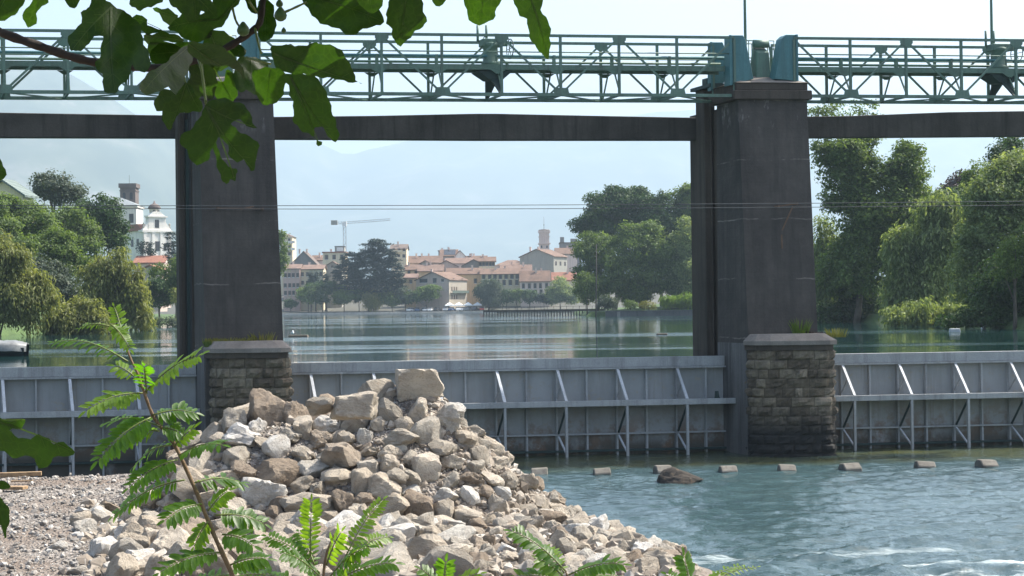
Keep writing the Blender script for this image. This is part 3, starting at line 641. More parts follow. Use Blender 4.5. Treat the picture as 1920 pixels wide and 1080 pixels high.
# ------------------------------------------------------------------ shore, gravel and the rubble heap
hx, hy = P(765, 745, 27.5).x, 27.5
def shore_h(X, Y):
    X = np.asarray(X, float); Y = np.asarray(Y, float)
    plat = 2.4 + 1.75 * sstep(13, 6, Y) if False else 2.4 + 1.75 * (1 - sstep(6.5, 14, Y))
    xe = np.interp(Y, [-10, 6, 14, 20.5, 24, 27.5, 31, 33, 34.2, 36], [9, 7, 3.2, 1.9, 1.2, -1.5, -4.0, -5.2, -30, -60])
    bank = np.minimum(plat, plat - (X - xe) * 0.62)
    r = np.sqrt(((X - hx) / np.where(X < hx, 1.12, 1.0)) ** 2 + ((Y - hy) * 1.02) ** 2)
    cone = 4.42 - np.maximum(r - .35, 0) * np.where(X > hx, 0.80, 0.63) + .35 * np.exp(-((X - hx - .0) ** 2 + (Y - hy - .2) ** 2) / 1.5) - .35
    shoulder = 3.85 - np.maximum(np.sqrt(((X - hx + 2.1) / 1.2) ** 2 + (Y - hy - .3) ** 2) - .8, 0) * .75
    cone = np.maximum(cone, np.where(X > hx, 3.3 - .42 * r, -9))
    return np.maximum(np.maximum(bank, np.maximum(cone, shoulder)), -1.2)
GX0, GY0, GS = -24.0, 12.0, 0.06
_gx = np.arange(GX0, 11.5, GS); _gy = np.arange(GY0, 37.5, GS)
_A, _B = np.meshgrid(_gx, _gy); GH = shore_h(_A, _B)
GH += np.array([[0.07 * noise.noise((x * 1.3, y * 1.3, 0)) + .03 * noise.noise((x * 5, y * 5, 2)) for x in _gx] for y in _gy])
def SHv(X, Y):
    i = np.clip(((Y - GY0) / GS).astype(int), 0, len(_gy) - 1); j = np.clip(((X - GX0) / GS).astype(int), 0, len(_gx) - 1)
    return GH[i, j]
def SH(x, y):
    if y < GY0 + .1 or x > 11.3: return float(shore_h(x, y))
    return float(GH[min(int((y - GY0) / GS), len(_gy) - 1), min(max(int((x - GX0) / GS), 0), len(_gx) - 1)])
def hit(px, py, y0=14, y1=37):
    d = ray(px, py); Y = np.arange(y0, y1, .05); t_ = Y / d.y
    below = (CAM.z + d.z * t_) < SHv(CAM.x + d.x * t_, Y); k = int(np.argmax(below))
    return CAM + d * float(t_[k]) if below[k] else None
xs = np.linspace(-24, 11, 240); ys = np.concatenate([np.linspace(-6, 15, 30), np.linspace(15.3, 37, 170)])
V = [(x, y, SH(x, y)) for y in ys for x in xs]; ix = np.arange(len(V)).reshape(len(ys), len(xs))
Fq = np.stack([ix[:-1, :-1], ix[:-1, 1:], ix[1:, 1:], ix[1:, :-1]], -1).reshape(-1, 4)
mgv, t, b = mat('gravel_ground'); p = pos(t)
vo = nd(t, 'ShaderNodeTexVoronoi', Scale=22.0); t.links.new(p, vo.inputs['Vector'])
sepc = nd(t, 'ShaderNodeSeparateColor'); t.links.new(vo.outputs['Color'], sepc.inputs[0])
col = ramp(t, sepc.outputs[0], [(0.0, (0.11, 0.095, 0.08)), (0.5, (0.20, 0.175, 0.15)), (1.0, (0.34, 0.31, 0.28))])
col = mixc(t, ramp(t, ntex(t, p, 0.45, 6, 0.6), [(0.42, (0, 0, 0)), (0.62, (0.75, 0.75, 0.75))]), col, (0.15, 0.11, 0.08))
t.links.new(col, b.inputs['Base Color']); b.inputs['Roughness'].default_value = 0.95; bump(t, b, vo.outputs['Distance'], 0.9, 0.05)
tag(npmesh('gravel_bank', V, Fq, mgv, smooth=True), kind='structure')
# rock shapes: spheres cut by random planes, then weathered
def rock_bm(seed, sub=3, cuts=9, wear=.05, blocky=False, round_=False):
    rg = random.Random(seed); bm = bmesh.new(); bmesh.ops.create_icosphere(bm, subdivisions=sub, radius=1)
    pl = []
    if blocky:
        for ax in ((1, 0, 0), (-1, 0, 0), (0, 1, 0), (0, -1, 0), (0, 0, 1), (0, 0, -1)):
            n = (Vector(ax) + Vector((rg.gauss(0, .16), rg.gauss(0, .16), rg.gauss(0, .16)))).normalized(); pl.append((n, rg.uniform(.5, .66)))
    for _ in range(cuts):
        n = Vector((rg.gauss(0, 1), rg.gauss(0, 1), rg.gauss(0, 1))).normalized(); pl.append((n, rg.uniform(.66, .9) if round_ else rg.uniform(.48, .82)))
    for v in bm.verts:
        c = v.co.normalized(); r_ = 1.0
        for n, d in pl:
            q = c.dot(n)
            if q > 1e-3: r_ = min(r_, d / q)
        nn = noise.fractal(c * 1.7 + Vector((seed * 3.7, 0, 0)), 1, 2, 5)
        n2 = noise.fractal(c * 6 + Vector((seed * 1.7, 9, 0)), 1, 2, 3)
        v.co = c * r_ * (1 + wear * nn * 1.6 + wear * .7 * n2 - wear * .8 * max(0, .25 - abs(noise.noise(c * 3.1 + Vector((seed, 2, 7))))))
    mx = [max(abs(v.co[i]) for v in bm.verts) for i in range(3)]
    for v in bm.verts:
        for i in range(3): v.co[i] /= mx[i]
    return bm
ROCKS = []; CROWN = None
for i in range(18):
    bm = rock_bm(i + 11, 4 if i < 8 else 3, 8 if i % 3 else 12, .06 + .03 * (i % 3), blocky=i % 3 == 0, round_=i % 5 == 4)
    me = bpy.data.meshes.new('rubble_stone'); bm.to_mesh(me); bm.free()
    me.polygons.foreach_set('use_smooth', [True] * len(me.polygons))
    try: me.set_sharp_from_angle(angle=R(24))
    except Exception: pass
    me.materials.append(None); ROCKS.append(me)
bm = rock_bm(71, 4, 0, .035, blocky=True); me = bpy.data.meshes.new('rubble_stone'); bm.to_mesh(me); bm.free(); me.polygons.foreach_set('use_smooth', [True] * len(me.polygons)); me.set_sharp_from_angle(angle=R(24)); me.materials.append(None); ROCKS.append(me)
BLOCKY = [0, 3, 6, 9, 12, 15]; ROUND = [4, 9, 14]; ANG = [1, 2, 5, 7, 8, 10, 11, 13, 16, 17]
def rock_mat(name, c1, c2, c3):
    x, t, b = mat(name); oi = nd(t, 'ShaderNodeObjectInfo'); p = coords(t, 'Object')
    of = nd(t, 'ShaderNodeVectorMath', operation='MULTIPLY_ADD'); t.links.new(oi.outputs['Random'], of.inputs[0]); of.inputs[1].default_value = (37, 91, 53); t.links.new(p, of.inputs[2])
    base = ramp(t, oi.outputs['Random'], [(0, c1), (0.5, c2), (1, c3)])
    n = ntex(t, of.outputs[0], 1.6, 9, 0.68)
    base = mixc(t, 0.65, base, ramp(t, n, [(0.28, (0.22, 0.2, 0.18)), (0.5, (0.5, 0.5, 0.5)), (0.72, (0.78, 0.78, 0.76))]), 'OVERLAY')
    # pale dust and lime on the faces that lie upwards, earth stains elsewhere
    n2 = ntex(t, of.outputs[0], 3.2, 7, 0.7)
    base = mixc(t, ramp(t, n2, [(0.56, (0, 0, 0)), (0.68, (0.55, 0.55, 0.55))]), base, (0.24, 0.165, 0.10))
    base = mixc(t, ramp(t, ntex(t, of.outputs[0], 7, 6, 0.7), [(0.62, (0, 0, 0)), (0.72, (0.6, 0.6, 0.6))]), base, (0.09, 0.085, 0.08))
    t.links.new(base, b.inputs['Base Color']); b.inputs['Roughness'].default_value = 0.92; b.inputs['Specular IOR Level'].default_value = 0.2
    bump(t, b, ntex(t, of.outputs[0], 5, 10, 0.75), 0.8, 0.12); return x
RM = {'tan': rock_mat('tan_rock', (0.41, 0.352, 0.278), (0.47, 0.41, 0.33), (0.52, 0.46, 0.38)),
      'grey': rock_mat('grey_rock', (0.34, 0.30, 0.245), (0.40, 0.36, 0.30), (0.45, 0.41, 0.35)),
      'pale': rock_mat('pale_rock', (0.50, 0.465, 0.405), (0.56, 0.53, 0.475), (0.62, 0.59, 0.545)),
      'brown': rock_mat('brown_rock', (0.25, 0.20, 0.15), (0.30, 0.245, 0.19), (0.35, 0.295, 0.235)),
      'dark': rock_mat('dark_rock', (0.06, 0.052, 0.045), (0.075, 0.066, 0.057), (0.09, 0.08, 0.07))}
rg = random.Random(77)
def rock(me, tone, c, sx, sy, sz, rot, label, group=None, name='rubble_stone'):
    o = bpy.data.objects.new(name, me); COL.objects.link(o); o.location = c; o.scale = (sx, sy, sz); o.rotation_euler = rot
    o.material_slots[0].link = 'OBJECT'; o.material_slots[0].material = RM[tone]
    return tag(o, label, 'stone', group)
# stones one can single out: pixel centre, width, height, tone, shape, label
HERO = [
 (775, 717, 112, 66, 'tan', 'B', 'big square tan block crowning the rubble heap'),
 (500, 771, 80, 86, 'brown', 'B', 'jagged upright brown stone at the upper left end of the heap'),
 (548, 781, 54, 56, 'brown', 'A', 'brown stone leaning right of the jagged upright stone'),
 (603, 761, 62, 38, 'grey', 'A', 'dark flat faced grey stone left below the top slab of the heap'),
 (662, 763, 99, 66, 'tan', 'B', 'broad tan slab lying on top of the heap left of the square block'),
 (607, 800, 58, 44, 'pale', 'R', 'smooth pale stone under the flat faced grey stone'),
 (451, 821, 78, 58, 'pale', 'A', 'whitish boulder at the left shoulder of the heap beside the green leaves'),
 (541, 819, 52, 36, 'grey', 'A', 'small grey stone below the brown leaning stone'),
 (518, 840, 56, 50, 'pale', 'B', 'sharp edged white grey stone right of the whitish boulder'),
 (567, 849, 44, 46, 'grey', 'A', 'grey wedge shaped stone under the brown pointed stone'),
 (597, 828, 56, 46, 'brown', 'A', 'brown pointed stone below the smooth pale stone'),
 (732, 775, 48, 60, 'grey', 'A', 'cracked grey stone right below the top slab of the heap'),
 (710, 798, 34, 36, 'tan', 'R', 'small rounded tan stone under the cracked grey stone'),
 (786, 772, 54, 52, 'tan', 'A', 'tan stone directly below the square block'),
 (850, 771, 48, 36, 'pale', 'A', 'pale split stone on the upper right edge of the heap'),
 (652, 829, 42, 46, 'tan', 'A', 'tan stone standing on end at the middle of the heap'),
 (684, 821, 32, 36, 'pale', 'A', 'small bright angular stone right of the tan stone standing on end'),
 (730, 853, 54, 38, 'tan', 'R', 'round loaf shaped tan stone at the centre of the heap'),
 (752, 825, 72, 44, 'grey', 'A', 'wide grey stone above the loaf shaped tan stone'),
 (521, 889, 108, 60, 'brown', 'A', 'large brown hump shaped boulder on the left face of the heap'),
 (453, 884, 58, 52, 'brown', 'A', 'brown boulder left of the large hump shaped boulder'),
 (493, 925, 102, 62, 'pale', 'A', 'large flat whitish boulder low on the left face of the heap'),
 (572, 946, 120, 52, 'tan', 'A', 'long flat tan slab below the large hump shaped boulder'),
 (632, 892, 64, 54, 'tan', 'A', 'rounded tan boulder right of the hump shaped boulder'),
 (645, 943, 46, 58, 'brown', 'B', 'upright brown block right of the long flat slab'),
 (677, 905, 42, 56, 'tan', 'B', 'narrow tan block right of the rounded tan boulder'),
 (798, 880, 58, 62, 'tan', 'B', 'oblong tan block tilted to the right, right of the centre of the heap'),
 (788, 953, 64, 74, 'brown', 'B', 'tall brownish block in the lower middle of the heap'),
 (740, 952, 58, 56, 'tan', 'A', 'tan slab tilted down left of the tall brownish block'),
 (835, 934, 52, 40, 'pale', 'A', 'white stone right of the tall brownish block'),
 (880, 934, 42, 48, 'pale', 'A', 'pointed white grey stone on the lower right of the heap'),
 (882, 970, 62, 40, 'tan', 'B', 'flat tan block under the pointed white grey stone'),
 (808, 1007, 54, 46, 'tan', 'R', 'rounded tan stone at the foot of the heap above the green sprays'),
 (845, 990, 52, 34, 'pale', 'R', 'smooth white stone at the foot of the heap'),
 (857, 1029, 62, 44, 'grey', 'A', 'grey boulder at the foot of the heap beside gravel'),
 (722, 1036, 64, 40, 'grey', 'B', 'grey block low down behind the middle leaf spray'),
 (744, 895, 48, 36, 'grey', 'R', 'dark smooth cobble between the centre and the tilted oblong block'),
 (693, 882, 48, 42, 'grey', 'R', 'round light grey boulder at the centre of the heap'),
 (941, 927, 42, 32, 'pale', 'B', 'bright white block on the right slope of the heap'),
 (953, 903, 44, 40, 'grey', 'R', 'grey round stone above the bright white block'),
 (990, 906, 42, 40, 'tan', 'A', 'tan stone on the edge of the right slope against the water'),
 (919, 1018, 28, 32, 'brown', 'R', 'egg shaped brown cobble at the foot of the heap'),
 (264, 1024, 44, 56, 'tan', 'B', 'tan block leaning at the left foot of the heap'),
 (243, 1005, 60, 44, 'pale', 'A', 'pale rounded boulder behind the leaning tan block'),
 (291, 1012, 28, 30, 'pale', 'R', 'small pale cobble right of the leaning tan block'),
 (285, 980, 54, 42, 'grey', 'A', 'grey boulder behind the leaves at the left of the heap'),
 (259, 1066, 104, 30, 'tan', 'B', 'long flat tan slab at the lower left bottom edge'),
 (146, 1071, 44, 24, 'grey', 'A', 'flat grey stone at the bottom edge by the gravel'),
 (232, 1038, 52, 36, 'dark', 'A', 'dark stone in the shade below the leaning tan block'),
 (337, 1008, 56, 44, 'brown', 'R', 'brown boulder behind the sapling stem'),
 (105, 1027, 48, 24, 'pale', 'A', 'bright white stone lying alone on the gravel'),
 (182, 966, 32, 40, 'grey', 'A', 'grey stone at the gravel edge left of the leaf spray'),
 (207, 988, 30, 28, 'grey', 'R', 'small round grey stone at the gravel edge'),
 (1153, 1007, 56, 24, 'brown', 'B', 'flat brown slab at the tip of the bank by the water'),
 (1170, 1032, 36, 38, 'grey', 'A', 'pointed grey stone below the flat brown slab'),
 (1195, 1028, 30, 38, 'tan', 'A', 'tall tan stone near the tip of the bank'),
 (1213, 1043, 30, 36, 'brown', 'A', 'brown stone second from the tip of the bank'),
 (1254, 1053, 42, 46, 'brown', 'B', 'square brown stone at the very tip of the bank by the white foam'),
 (1196, 1064, 34, 30, 'pale', 'R', 'white stone at the bottom edge near the tip of the bank'),
 (1143, 1041, 32, 24, 'pale', 'A', 'small white stone above the right leaf spray'),
 (1036, 990, 38, 30, 'tan', 'R', 'round tan stone low on the right slope'),
 (1037, 974, 54, 44, 'brown', 'B', 'brown block behind the round tan stone on the right slope'),
]
PLACED = []
for i, (px, py, wp, hp, tone, sh, lb) in enumerate(HERO):
    q = hit(px, py + hp * .28)
    if q is None: q = P(px, py, 25)
    Yd = q.y; c = P(px, py, Yd + .05); s = Yd / F / 2
    sx, sz = wp * s * 1.0, hp * s * 1.02; sy = (sx + sz) / 2 * rg.uniform(.8, 1.05)
    k = rg.choice({'B': BLOCKY, 'A': ANG, 'R': ROUND}[sh])
    k = k if i else 18; rot = (0.03, -.03, .3) if i == 0 else (rg.uniform(-.25, .25), rg.uniform(-.2, .2), rg.choice([0, math.pi]) + rg.uniform(-.4, .4))
    rock(ROCKS[k], tone, c, sx, sy, sz, rot, lb, 'rubble heap'); PLACED.append((c.x, c.y, c.z, (sx + sy + sz) / 3))
# further stones, thrown largest first on the free surface
ZONES = {}
cand = 0; n_in = 0
for pas, (rmin, rmax, tries) in enumerate([(.24, .36, 900), (.17, .25, 2500), (.12, .18, 5000), (.10, .13, 6000)]):
    for _ in range(tries):
        if n_in >= 236: break
        if pas < 1: px, py = rg.uniform(200, 1000), rg.uniform(730, 1085)
        else: px, py = rg.uniform(130, 1300), rg.uniform(715, 1085)
        q = hit(px, py)
        if q is None or q.z < .2: continue
        if px < 330 and py < 940 + (330 - px) * .15: continue
        if px < 215 and rg.random() < .93: continue
        if px < 215 + (1080 - py) * .25 and rg.random() < .6: continue
        if px > 890 and pas < 1: continue
        r_ = rg.uniform(rmin, rmax)
        if px > 880: r_ = min(r_, .2)
        c = Vector((q.x, q.y, q.z + r_ * .25))
        if any((c.x - a) ** 2 + (c.y - b_) ** 2 + (c.z - z_) ** 2 < ((r_ + r2) * .74) ** 2 for a, b_, z_, r2 in PLACED): continue
        tone = rg.choices(['tan', 'grey', 'pale', 'brown', 'dark'], [.46, .26, .13, .15, .0])[0]
        zone = ('at the top of the heap' if py < 790 else 'on the left face of the heap' if px < 560 else 'on the right slope of the heap' if px > 880 and py < 1000 else 'along the lower bank near the water' if px > 940 else 'in the middle of the heap' if py < 930 else 'at the foot of the heap')
        if px < 400 and py > 930: zone = 'at the left foot of the heap by the gravel'
        size = 'large' if r_ > .25 else 'middle sized' if r_ > .165 else 'small'
        tn = {'tan': 'tan', 'grey': 'grey', 'pale': 'whitish', 'brown': 'brown', 'dark': 'dark'}[tone]
        lb = f'{size} {tn} stone lying {zone}'
        sx, sy, sz = r_ * rg.uniform(.85, 1.3), r_ * rg.uniform(.8, 1.1), r_ * rg.uniform(.65, 1.05)
        rock(ROCKS[rg.randrange(18)], tone, c, sx, sy, sz, (rg.uniform(-.6, .6), rg.uniform(-.6, .6), rg.uniform(0, 6.3)), lb, f'{size} {tn} stones {zone}')
        PLACED.append((c.x, c.y, c.z, r_)); n_in += 1
# rubble fill and gravel: what nobody could count
def pebbles(name, n, sampler, smin, smax, mt, label, cat):
    bm = rock_bm(5, 1, 4, .05); bv = np.array([v.co[:] for v in bm.verts]); bf = np.array([[v.index for v in f.verts] for f in bm.faces]); bm.free()
    Vs, Fs = [], []; rs = np.random.RandomState(3 + n)
    k = 0
    while k < n:
        q = sampler(rs)
        if q is None: continue
        s = smin * (smax / smin) ** (rs.rand() ** 2.2); sc_ = s * (0.7 + .6 * rs.rand(3)); sc_[2] *= .75
        a, b_, c_ = rs.rand(3) * 6.28
        Rm = np.array([[math.cos(a), -math.sin(a), 0], [math.sin(a), math.cos(a), 0], [0, 0, 1]]) @ np.array([[1, 0, 0], [0, math.cos(b_ * .2), -math.sin(b_ * .2)], [0, math.sin(b_ * .2), math.cos(b_ * .2)]])
        Vs.append((bv * sc_) @ Rm.T + np.array([q[0], q[1], q[2] + s * .3])); Fs.append(bf + k * len(bv)); k += 1
    o = npmesh(name, np.concatenate(Vs), np.concatenate(Fs), mt); return tag(o, label, cat, kind='stuff')
def peb_mat(name, stops):
    x, t, b = mat(name); g = nd(t, 'ShaderNodeNewGeometry'); col = ramp(t, g.outputs['Random Per Island'], stops)
    col = mixc(t, 0.5, col, ramp(t, ntex(t, pos(t), 14, 5, 0.7), [(0.3, (0.25, 0.25, 0.25)), (0.7, (0.75, 0.75, 0.75))]), 'OVERLAY')
    t.links.new(col, b.inputs['Base Color']); b.inputs['Roughness'].default_value = 0.93; return x
def s_heap(rs):
    px, py = rs.uniform(150, 1310), rs.uniform(720, 1090); q = hit(px, py)
    if q is None or q.z < -.1: return None
    if px < 330 and py < 950: return None
    return q + Vector((0, rs.rand() * .3, 0))
def s_right(rs):
    px, py = rs.uniform(860, 1310), rs.uniform(760, 1090); q = hit(px, py)
    return None if q is None or q.z < -.1 else q
def s_grav(rs):
    y = 19.8 + 14.4 * rs.rand(); x = rs.uniform(-12.5, 2.5) * y / 27
    z = SH(x, y); return (x, y, z) if z > 1.2 else None
mp1 = peb_mat('rubble_bits', [(0, (0.15, 0.12, 0.09)), (0.45, (0.26, 0.22, 0.175)), (0.8, (0.35, 0.305, 0.25)), (1, (0.45, 0.42, 0.37))])
pebbles('rubble_fill', 9500, s_heap, .025, .13, mp1, 'broken stone and clods filling the gaps of the rubble heap', 'rubble')
pebbles('slope_scree', 4500, s_right, .02, .09, mp1, 'loose crumbly scree on the right slope of the heap', 'scree')
mp2 = peb_mat('gravel_bits', [(0, (0.14, 0.125, 0.11)), (0.45, (0.24, 0.22, 0.195)), (0.85, (0.33, 0.305, 0.27)), (1, (0.48, 0.46, 0.42))])
pebbles('gravel', 15000, s_grav, .012, .06, mp2, 'grey river gravel spread over the bank', 'gravel')
# dark rock slab in the water
q = PZ(1272, 906, 0); m = None
bm = rock_bm(401, 4, 5, .09)
for v in bm.verts:
    k = (v.co.x + 1) / 2; v.co.z = v.co.z * (1.15 - k * .95); v.co.y *= (1.05 - .5 * k)
    if v.co.x < -.7: v.co.x = -.7 + (v.co.x + .7) * .3
me = bpy.data.meshes.new('river_rock'); bm.to_mesh(me); bm.free(); me.polygons.foreach_set('use_smooth', [True] * len(me.polygons)); me.materials.append(None)
rock(me, 'dark', q + Vector((0, .2, .08)), .86, .6, .58, (0, 0, .1), 'dark wedge shaped rock slab lying in the river in front of the concrete blocks', None, 'river_rock')
# timber left on the gravel
mw = plain('old_timber', (0.30, 0.20, 0.11), 0.8, var=.35, scale=8)
def plank(px0, py0, px1, py1, wd, th, label):
    a, b_ = hit(px0, py0 + 4, 14, 36), hit(px1, py1 + 4, 14, 36)
    if a is None or b_ is None: return
    up = Vector((0, 0, th * .5 + .035)); m = MB(); m.bar(a + up, b_ + up, wd, th); o = m.build('timber_plank', [mw], None, bevel=.008, loc=tuple(a)); tag(o, label, 'plank', 'planks on the gravel')
plank(158, 886, 268, 886, .16, .1, 'long light brown plank at the far edge of the gravel')
plank(-10, 894, 78, 891, .1, .09, 'brown plank at the far edge of the gravel by the left edge')
plank(12, 917, 48, 917, .2, .06, 'short reddish plank lying near the left edge below the fig leaf')
plank(20, 903, 62, 902, .04, .03, 'thin yellowish batten between the two left planks')
# ------------------------------------------------------------------ houses
def wallm(name, c): return stained(name, tuple(v * .9 for v in c), c, tuple(v * .72 for v in c), 0.25, rough=0.9, bmp=0.1, bscale=2)
WM = {'sand': wallm('sand_render', (0.42, 0.37, 0.30)), 'cream': wallm('cream_render', (0.72, 0.62, 0.44)), 'pink': wallm('pink_render', (0.58, 0.40, 0.34)), 'ochre': wallm('ochre_render', (0.62, 0.45, 0.25)),
      'white': wallm('white_render', (0.82, 0.78, 0.72)), 'grey': wallm('grey_render', (0.33, 0.32, 0.28)), 'mauve': wallm('mauve_render', (0.52, 0.41, 0.36)),
      'olive': wallm('olive_render', (0.55, 0.48, 0.32)), 'rose': wallm('rose_render', (0.70, 0.56, 0.49)), 'stone': wallm('grey_stone', (0.23, 0.22, 0.21)), 'dark': wallm('brown_stone', (0.16, 0.13, 0.12))}
def tile_mat(name, a, b_):
    x, t, b = mat(name); p = pos(t)
    w_ = nd(t, 'ShaderNodeTexWave', Scale=1.2, Distortion=1.5, Detail=3.0); t.links.new(p, w_.inputs['Vector'])
    col = ramp(t, ntex(t, p, 0.4, 9, 0.8), [(0.36, a), (0.64, b_)]); col = mixc(t, 0.25, col, w_.outputs['Color'], 'OVERLAY')
    t.links.new(col, b.inputs['Base Color']); b.inputs['Roughness'].default_value = 0.9; bump(t, b, w_.outputs['Fac'], 0.5, 0.1); return x
TM = {'tile': tile_mat('clay_tiles', (0.10, 0.06, 0.042), (0.205, 0.125, 0.086)), 'red': tile_mat('red_tiles', (0.20, 0.085, 0.052), (0.29, 0.125, 0.08)), 'brown': tile_mat('brown_tiles', (0.10, 0.075, 0.065), (0.17, 0.125, 0.10)),
      'rose': tile_mat('faded_tiles', (0.13, 0.082, 0.062), (0.245, 0.158, 0.118)), 'slate': tile_mat('grey_roof', (0.19, 0.21, 0.22), (0.27, 0.30, 0.31)), 'green': tile_mat('green_grey_roof', (0.12, 0.155, 0.145), (0.17, 0.21, 0.195))}
M['glass'] = plain('window_dark', (0.035, 0.038, 0.045), 0.2, spec=0.6)
M['shutter'] = plain('brown_shutter', (0.10, 0.065, 0.045), 0.7)
M['shutter_g'] = plain('grey_green_shutter', (0.10, 0.13, 0.11), 0.7)
M['white'] = plain('white_paint', (0.8, 0.8, 0.78), 0.5)
rt = random.Random(12)
def house(label, x0, x1, ye, Y, depth=9, kind='side', yr=None, wall='cream', roof='tile', rows=(), cols=4, side=0, yaw=0, zb=None, chim=1, name='house', cat='house', win=(.9, 1.4), shut='shutter', group=None, rside=2, over=.5, rowcols=None):
    """front wall between pixel columns x0..x1 at depth Y, eaves at pixel row ye, ridge at row yr"""
    ca, sa = math.cos(R(yaw)), math.sin(R(yaw))
    wd = (x1 - x0) * Y / F / ca; D = depth if not side else side * Y / F / max(sa, .2)
    ze = P((x0 + x1) / 2, ye, Y).z; zr = P((x0 + x1) / 2, yr, Y).z if yr is not None else ze + 1.5
    A = P(x0, ye, Y); gx, gy = A.x, Y + (sa * wd if yaw else 0)
    if zb is None: zb = max(LH((gx + P(x1, ye, Y).x) / 2, max(Y + depth / 2, 606)), ZU + .6) - .4
    def T(u, v, z): return Vector((gx + u * ca + v * sa, gy - u * sa + v * ca, z))
    root = empty(name, T(wd / 2, D / 2, zb), label, cat, group)
    m = MB()
    if kind == 'gable':
        m.prism([T(0, 0, zb), T(wd, 0, zb), T(wd, 0, ze), T(wd / 2, 0, zr - .12), T(0, 0, ze)], T(0, D, 0) - T(0, 0, 0))
    elif kind == 'side':
        m.prism([T(0, 0, zb), T(0, D, zb), T(0, D, ze), T(0, D / 2, zr - .12), T(0, 0, ze)], T(wd, 0, 0) - T(0, 0, 0))
    else: m.box(0, wd, 0, D, zb, ze, 0, T)
    m.build('wall', [WM[wall]], root)
    o = over; m = MB(); th = .28
    if kind == 'gable':
        s = (zr - ze) / (wd / 2)
        for e in (0, 1):
            ux = -o if e == 0 else wd + o; zx = ze - s * o
            m.hexa([T(ux, -o, zx), T(wd / 2, -o, zr), T(wd / 2, D + o, zr), T(ux, D + o, zx), T(ux, -o, zx + th), T(wd / 2, -o, zr + th), T(wd / 2, D + o, zr + th), T(ux, D + o, zx + th)])
    elif kind == 'side':
        s = (zr - ze) / (D / 2)
        for e in (0, 1):
            vx = -o if e == 0 else D + o; zx = ze - s * o
            m.hexa([T(-o, vx, zx), T(wd + o, vx, zx), T(wd + o, D / 2, zr), T(-o, D / 2, zr), T(-o, vx, zx + th), T(wd + o, vx, zx + th), T(wd + o, D / 2, zr + th), T(-o, D / 2, zr + th)])
    elif kind == 'hip':
        i = min(wd, D) / 2; low = [T(-o, -o, ze + .01), T(wd + o, -o, ze + .01), T(wd + o, D + o, ze + .01), T(-o, D + o, ze + .01)]
        a, b_ = T(min(i, wd / 2 - .1), D / 2, zr), T(max(wd - i, wd / 2 + .1), D / 2, zr)
        m.add(low + [a, b_], [(3, 2, 1, 0), (0, 1, 5, 4), (1, 2, 5), (2, 3, 4, 5), (3, 0, 4)])
    else: m.box(-.3, wd + .3, -.3, D + .3, ze + .005, ze + .45, 0, T)
    ro = m.build('roof', [TM[roof]], root)
    for c in range(chim):
        u, v = rt.uniform(.2, .8) * wd, D * rt.uniform(.25, .7); zc = (zr if kind != 'flat' else ze + .4) - .6
        m = MB(); m.box(u - .35, u + .35, v - .3, v + .3, zc, zc + 1.7, 0, T); m.box(u - .45, u + .45, v - .4, v + .4, zc + 1.705, zc + 1.9, 0, T); m.build('chimney', [WM['rose']], ro)
    ww, wh = win
    def window(uc, zc, face, w_=ww * .8, h_=wh):
        m = MB()
        if face == 'f':
            m.box(uc - w_ / 2, uc + w_ / 2, -.05, .1, zc - h_ / 2, zc + h_ / 2, 0, T)
            m.box(uc - w_ / 2 - .1, uc + w_ / 2 + .1, -.16, -.052, zc - h_ / 2 - .16, zc - h_ / 2 - .02, 2, T)
            for e in (-1, 1): m.box(uc + e * (w_ / 2 + .14) - .12, uc + e * (w_ / 2 + .14) + .12, -.08, -.003, zc - h_ / 2, zc + h_ / 2, 1, T)
        else:
            m.box(wd - .1, wd + .05, uc - w_ / 2, uc + w_ / 2, zc - h_ / 2, zc + h_ / 2, 0, T)
            for e in (-1, 1): m.box(wd + .003, wd + .08, uc + e * (w_ / 2 + .23) - .21, uc + e * (w_ / 2 + .23) + .21, zc - h_ / 2, zc + h_ / 2, 1, T)
        m.build('window', [M['glass'], M[shut], M['white']], root)
    for j, py in enumerate(rows):
        z = P((x0 + x1) / 2, py, Y).z; n = cols if rowcols is None else rowcols[j]
        for i in range(n):
            u = wd * (i + .5) / n + rt.uniform(-.12, .12)
            window(u, z, 'f')
        if side:
            for i in range(rside): window(D * (i + .5) / rside, z, 's')
    return root, T, wd, D, zb, ze, zr
# --- town front, left to right
house('pink and cream house with two rows of windows at the left end of the quay', 531, 562, 504, 612, 10, 'side', 496, 'pink', 'rose', (516, 535, 549), 4, chim=1, win=(.8, 1.6))
house('cream house under a faded tiled roof right beside the pink house', 563, 606, 505, 614, 10, 'side', 497, 'cream', 'rose', (514, 530), 5, chim=1, win=(.8, 1.5))
h = house('tall cream apartment tower with balconies seen just right of the left pier', 526, 548, 444, 690, 12, 'hip', 437, 'cream', 'brown', (450, 463, 476), 2, chim=0, name='apartment_tower', cat='apartment tower')
for py in (456, 469): 
    root, T, wd, D = h[:4]; z = P(540, py, 690).z; m = MB(); m.box(wd * .3, wd + 1.2, -1.1, -.06, z - .12, z, 0, T); m.box(wd * .3, wd + 1.2, -1.1, -1.0, z + .005, z + .95, 0, T); m.build('balcony', [WM['white']], root)
house('grey house with a broad dark gable behind the cream and pink houses', 545, 594, 496, 665, 14, 'gable', 472, 'stone', 'brown', (), 0, chim=2)
house('low tiled house between the dark gable and the roof terrace house', 585, 606, 488, 680, 10, 'side', 479, 'rose', 'tile', (), 0, chim=1)
h = house('cream house with a dark red parapet and a glazed penthouse on its flat roof', 605, 648, 474, 652, 9, 'flat', None, 'cream', 'red', (482,), 3, chim=1, win=(1.1, 1.9), name='roof_terrace_house')
